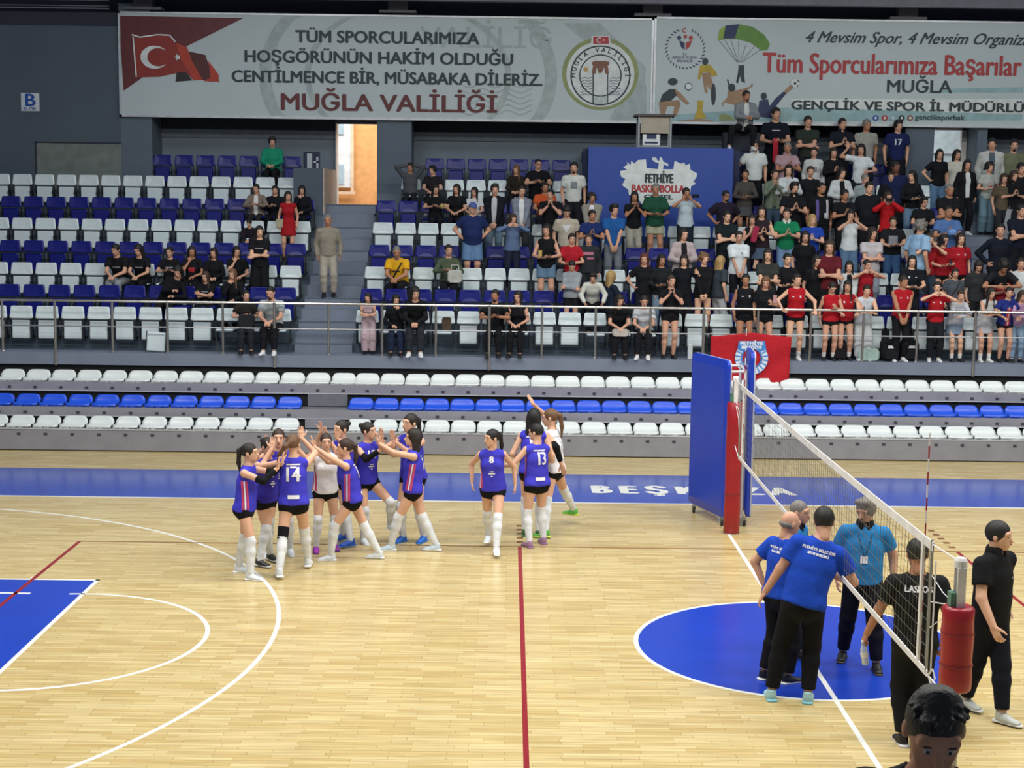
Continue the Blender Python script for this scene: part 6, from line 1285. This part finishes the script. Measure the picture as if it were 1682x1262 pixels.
o, K = court_person('P14', [(-2.21, 6.02), (-2.66, 5.04)], 1.80, -112, 'player in a white jersey pointing up with a raised arm, green shoes', [('tank', 'f0f0f6'), ('tight', BK), ('sleeve_b', BK)], dict(ha=(-.02, -.34, 1.72), ea=(-.8, .1, -.3), da=(.2, -.5, .9), pa=(0, -1, 0), hb=(.30, .20, .98), eb=(.8, .6, .1), raisea=True, hip=(0, -.02, .87), lean=4, look=10), ('pony', 'lbrown'), shoe=('5fb84a', 'c8d84a'), lift=(.10, 0), at=(-2.50, 5.45)); jersey(o, K, '2', True, .06, .14, -.04)
# officials
DKT = '15161d'
o, K = court_person('M1', [(-.30, -.35), (-.08, -.45)], 1.67, 62, 'referee in a light blue shirt with black collar behind the two men in royal blue', [('tee', '2883c4'), ('trousers', DKT), ('collar', '17181e')], dict(hb=(.2, -.2, 1.0)), ('buzz', 'grey'), 'mid', ('17181c', '2a2a2e'), None, male=True)
o, K = court_person('M2', [(-.36, -1.25), (-.57, -1.12)], 1.71, 122, 'bald man in a royal blue tee with one hand on his hip', [('tee', '1a45b6'), ('trousers', '101015')], dict(hb=(.24, .0, .92), eb=(.9, .5, .1), ha=(-.12, -.30, 1.1), nod=14, lean=6, b=1.05, look=-10, hand='relax'), ('fringe', 'grey'), 'mid', ('17181c', 'dcdcdc'), None, male=True)
v, f = glyphs('FETHİYE SPOR', .24, .022, 0, .13, .002); decal(o, K, NUM, 'lettering', v, f, True, shirt_of(o)); v, f = glyphs('KULÜBÜ', .13, .02, 0, .095, .002); decal(o, K, NUM, 'lettering', v, f, True, shirt_of(o))
o, K = court_person('M3', [(-.28, -1.80), (-.62, -1.74)], 1.90, 172, 'tall dark haired man in a royal blue tee and turquoise shoes, back turned', [('tee', '1a45b6'), ('trousers', '101015')], dict(hb=(.27, -.08, .86), ha=(-.30, -.22, 1.08), ea=(-.9, .4, -.5), tilt=-15, lean=10, nod=16, b=1.08, hip=(-.09, .03, .90), hand='relax'), ('short', 'black'), 'mid', ('a9d3d8', '7fc0cc'), None, male=True)
v, f = glyphs('ULUSAL YARIŞMA', .26, .024, 0, .13, .002); v, f = glyphs('FETHİYE BELEDİYE', .28, .024, 0, .13, .002); decal(o, K, NUM, 'lettering', v, f, True, shirt_of(o)); v, f = glyphs('SPOR KULÜBÜ', .18, .022, 0, .092, .002); decal(o, K, NUM, 'lettering', v, f, True, shirt_of(o))
o, K = court_person('M4', [(.35, -.45), (.61, -.84)], 1.76, -12, 'bearded grey haired referee in a light blue shirt facing the others', [('tee', '2883c4'), ('trousers', '14151f'), ('collar', '17181e')], dict(ha=(-.25, -.02, .88), hb=(.30, .02, .88), b=1.12, nod=14, look=-30, hand='relax'), ('thick', 'grey'), 'mid', ('15161a', '5a4a30'), None, male=True, beard='dark')
v, f = grid(-.035, .035, -.12, -.05, 2, 2); decal(o, K, NUM, 'badge', v, f, False, shirt_of(o)); v, f = grid(-.018, .018, -.105, -.065, 1, 1); vv = MB()
for sx in (-1, 1): v, f = grid(sx * .07, sx * .07 + .006, -.05, .17, 1, 6, -sx * .0); v = [(x - sx * (.17 - z) * .30, z) for x, z in v]; decal(o, K, mat('lanyard', '1a2030', .7), 'lanyard', v, f, False, shirt_of(o))
o, K = court_person('M5', [(.46, -3.0), (.34, -2.92)], 1.84, 176, 'man in a black tee behind the near net end, back turned, holding a bottle', [('tee', '17181c'), ('trousers', '17181c')], dict(hb=(.36, -.16, .88), eb=(.6, .6, 0), nod=16, hand='grip'), ('short', 'black'), 'tan', ('15161a', 'd8d8d8'), None, male=True)
v, f = glyphs('LASPOR', .22, .05, 0, .10, .004); decal(o, K, NUM, 'lettering', v, f, True, shirt_of(o)); M5 = (o, K)
o, K = court_person('M6', [(1.20, -1.97), (1.42, -2.38)], 1.86, 38, 'man in a black polo shirt walking right beside the near net post', [('tee', '15161a'), ('trousers', '131623'), ('collar', '17181c')], dict(ha=(-.25, -.20, .88), ea=(-.7, .7, 0), hb=(.28, .05, .90), b=1.12, look=20, hand='relax', nod=2), ('short', 'black'), 'light', ('b9bdb8', 'd8d8d4'), None, male=True)
v, f = grid(.05, .10, .03, .045, 1, 1); decal(o, K, PG, 'lettering', v, f, False, shirt_of(o))
# bottle in his hand
p = M5[1]['wrb'] * (1.84 / 1.7); q = rotz(V3(*p), math.radians(176)) + V3(.40, -2.96, 0)
bo = empty('water_bottle', (q[0], q[1], q[2] - .28)); tag(bo, 'clear water bottle held by the man in the black tee', 'bottle'); bo.rotation_euler = (0, -.15, 0)
GLS = bpy.data.materials.new('clear_plastic'); GLS.use_nodes = True; g_ = GLS.node_tree.nodes['Principled BSDF']; g_.inputs['Base Color'].default_value = (.75, .85, .95, 1); g_.inputs['Roughness'].default_value = .12; g_.inputs['Transmission Weight'].default_value = .6
mb = MB().lathe((0, 0, 0), [(.028, 0), (.032, .01), (.030, .06), (.033, .09), (.031, .14), (.014, .185), (.014, .20)], 14); mb.sm = True
link('body', mb, GLS, bo); link('cap', MB().lathe((0, 0, .198), [(.016, 0), (.016, .02), (.014, .022)], 12), mat('cap_white', 'd8dde4', .4), bo); link('bottle_label', MB().lathe((0, 0, .07), [(.0335, 0), (.0345, .02), (.0335, .045)], 14), NETW, bo)
# foreground spectator close to the viewer
FG = (-2.017, -11.95, 3.517)
pose = dict(POSES['stand'], male=True, nod=26, look=6, lean=4, b=1.05)
Kf = skel(pose); sF = (FG[2] - 1.95) / (Kf['H'][2] + .118)
o, K = person(pose, 'front_man', (FG[0] - .03, FG[1], 1.95), sF * 1.70, -12, 'dark haired man close to the viewer looking down, only his head in view', [('tee', '131318'), ('trousers', '1a1b22')], ('crop', 'black'), 'tan', ('16161a', '2a2a2e'), None, 2)
for r, side, k, x, c in seat_rows():
    if side == 'l': lb = '%s folding seat, %s, %s left of the aisle' % (c, ROWN[r], ORD[k + 1])
    elif side == 'r': lb = '%s folding seat, %s, %s right of the aisle' % (c, ROWN[r], ORD[k + 1])
    else: lb = '%s folding seat, %s, %s past the right doorway' % (c, ROWN[r], ORD[k + 1])
    folding_seat(x, r, c, (r, side, k) in OCC, lb)
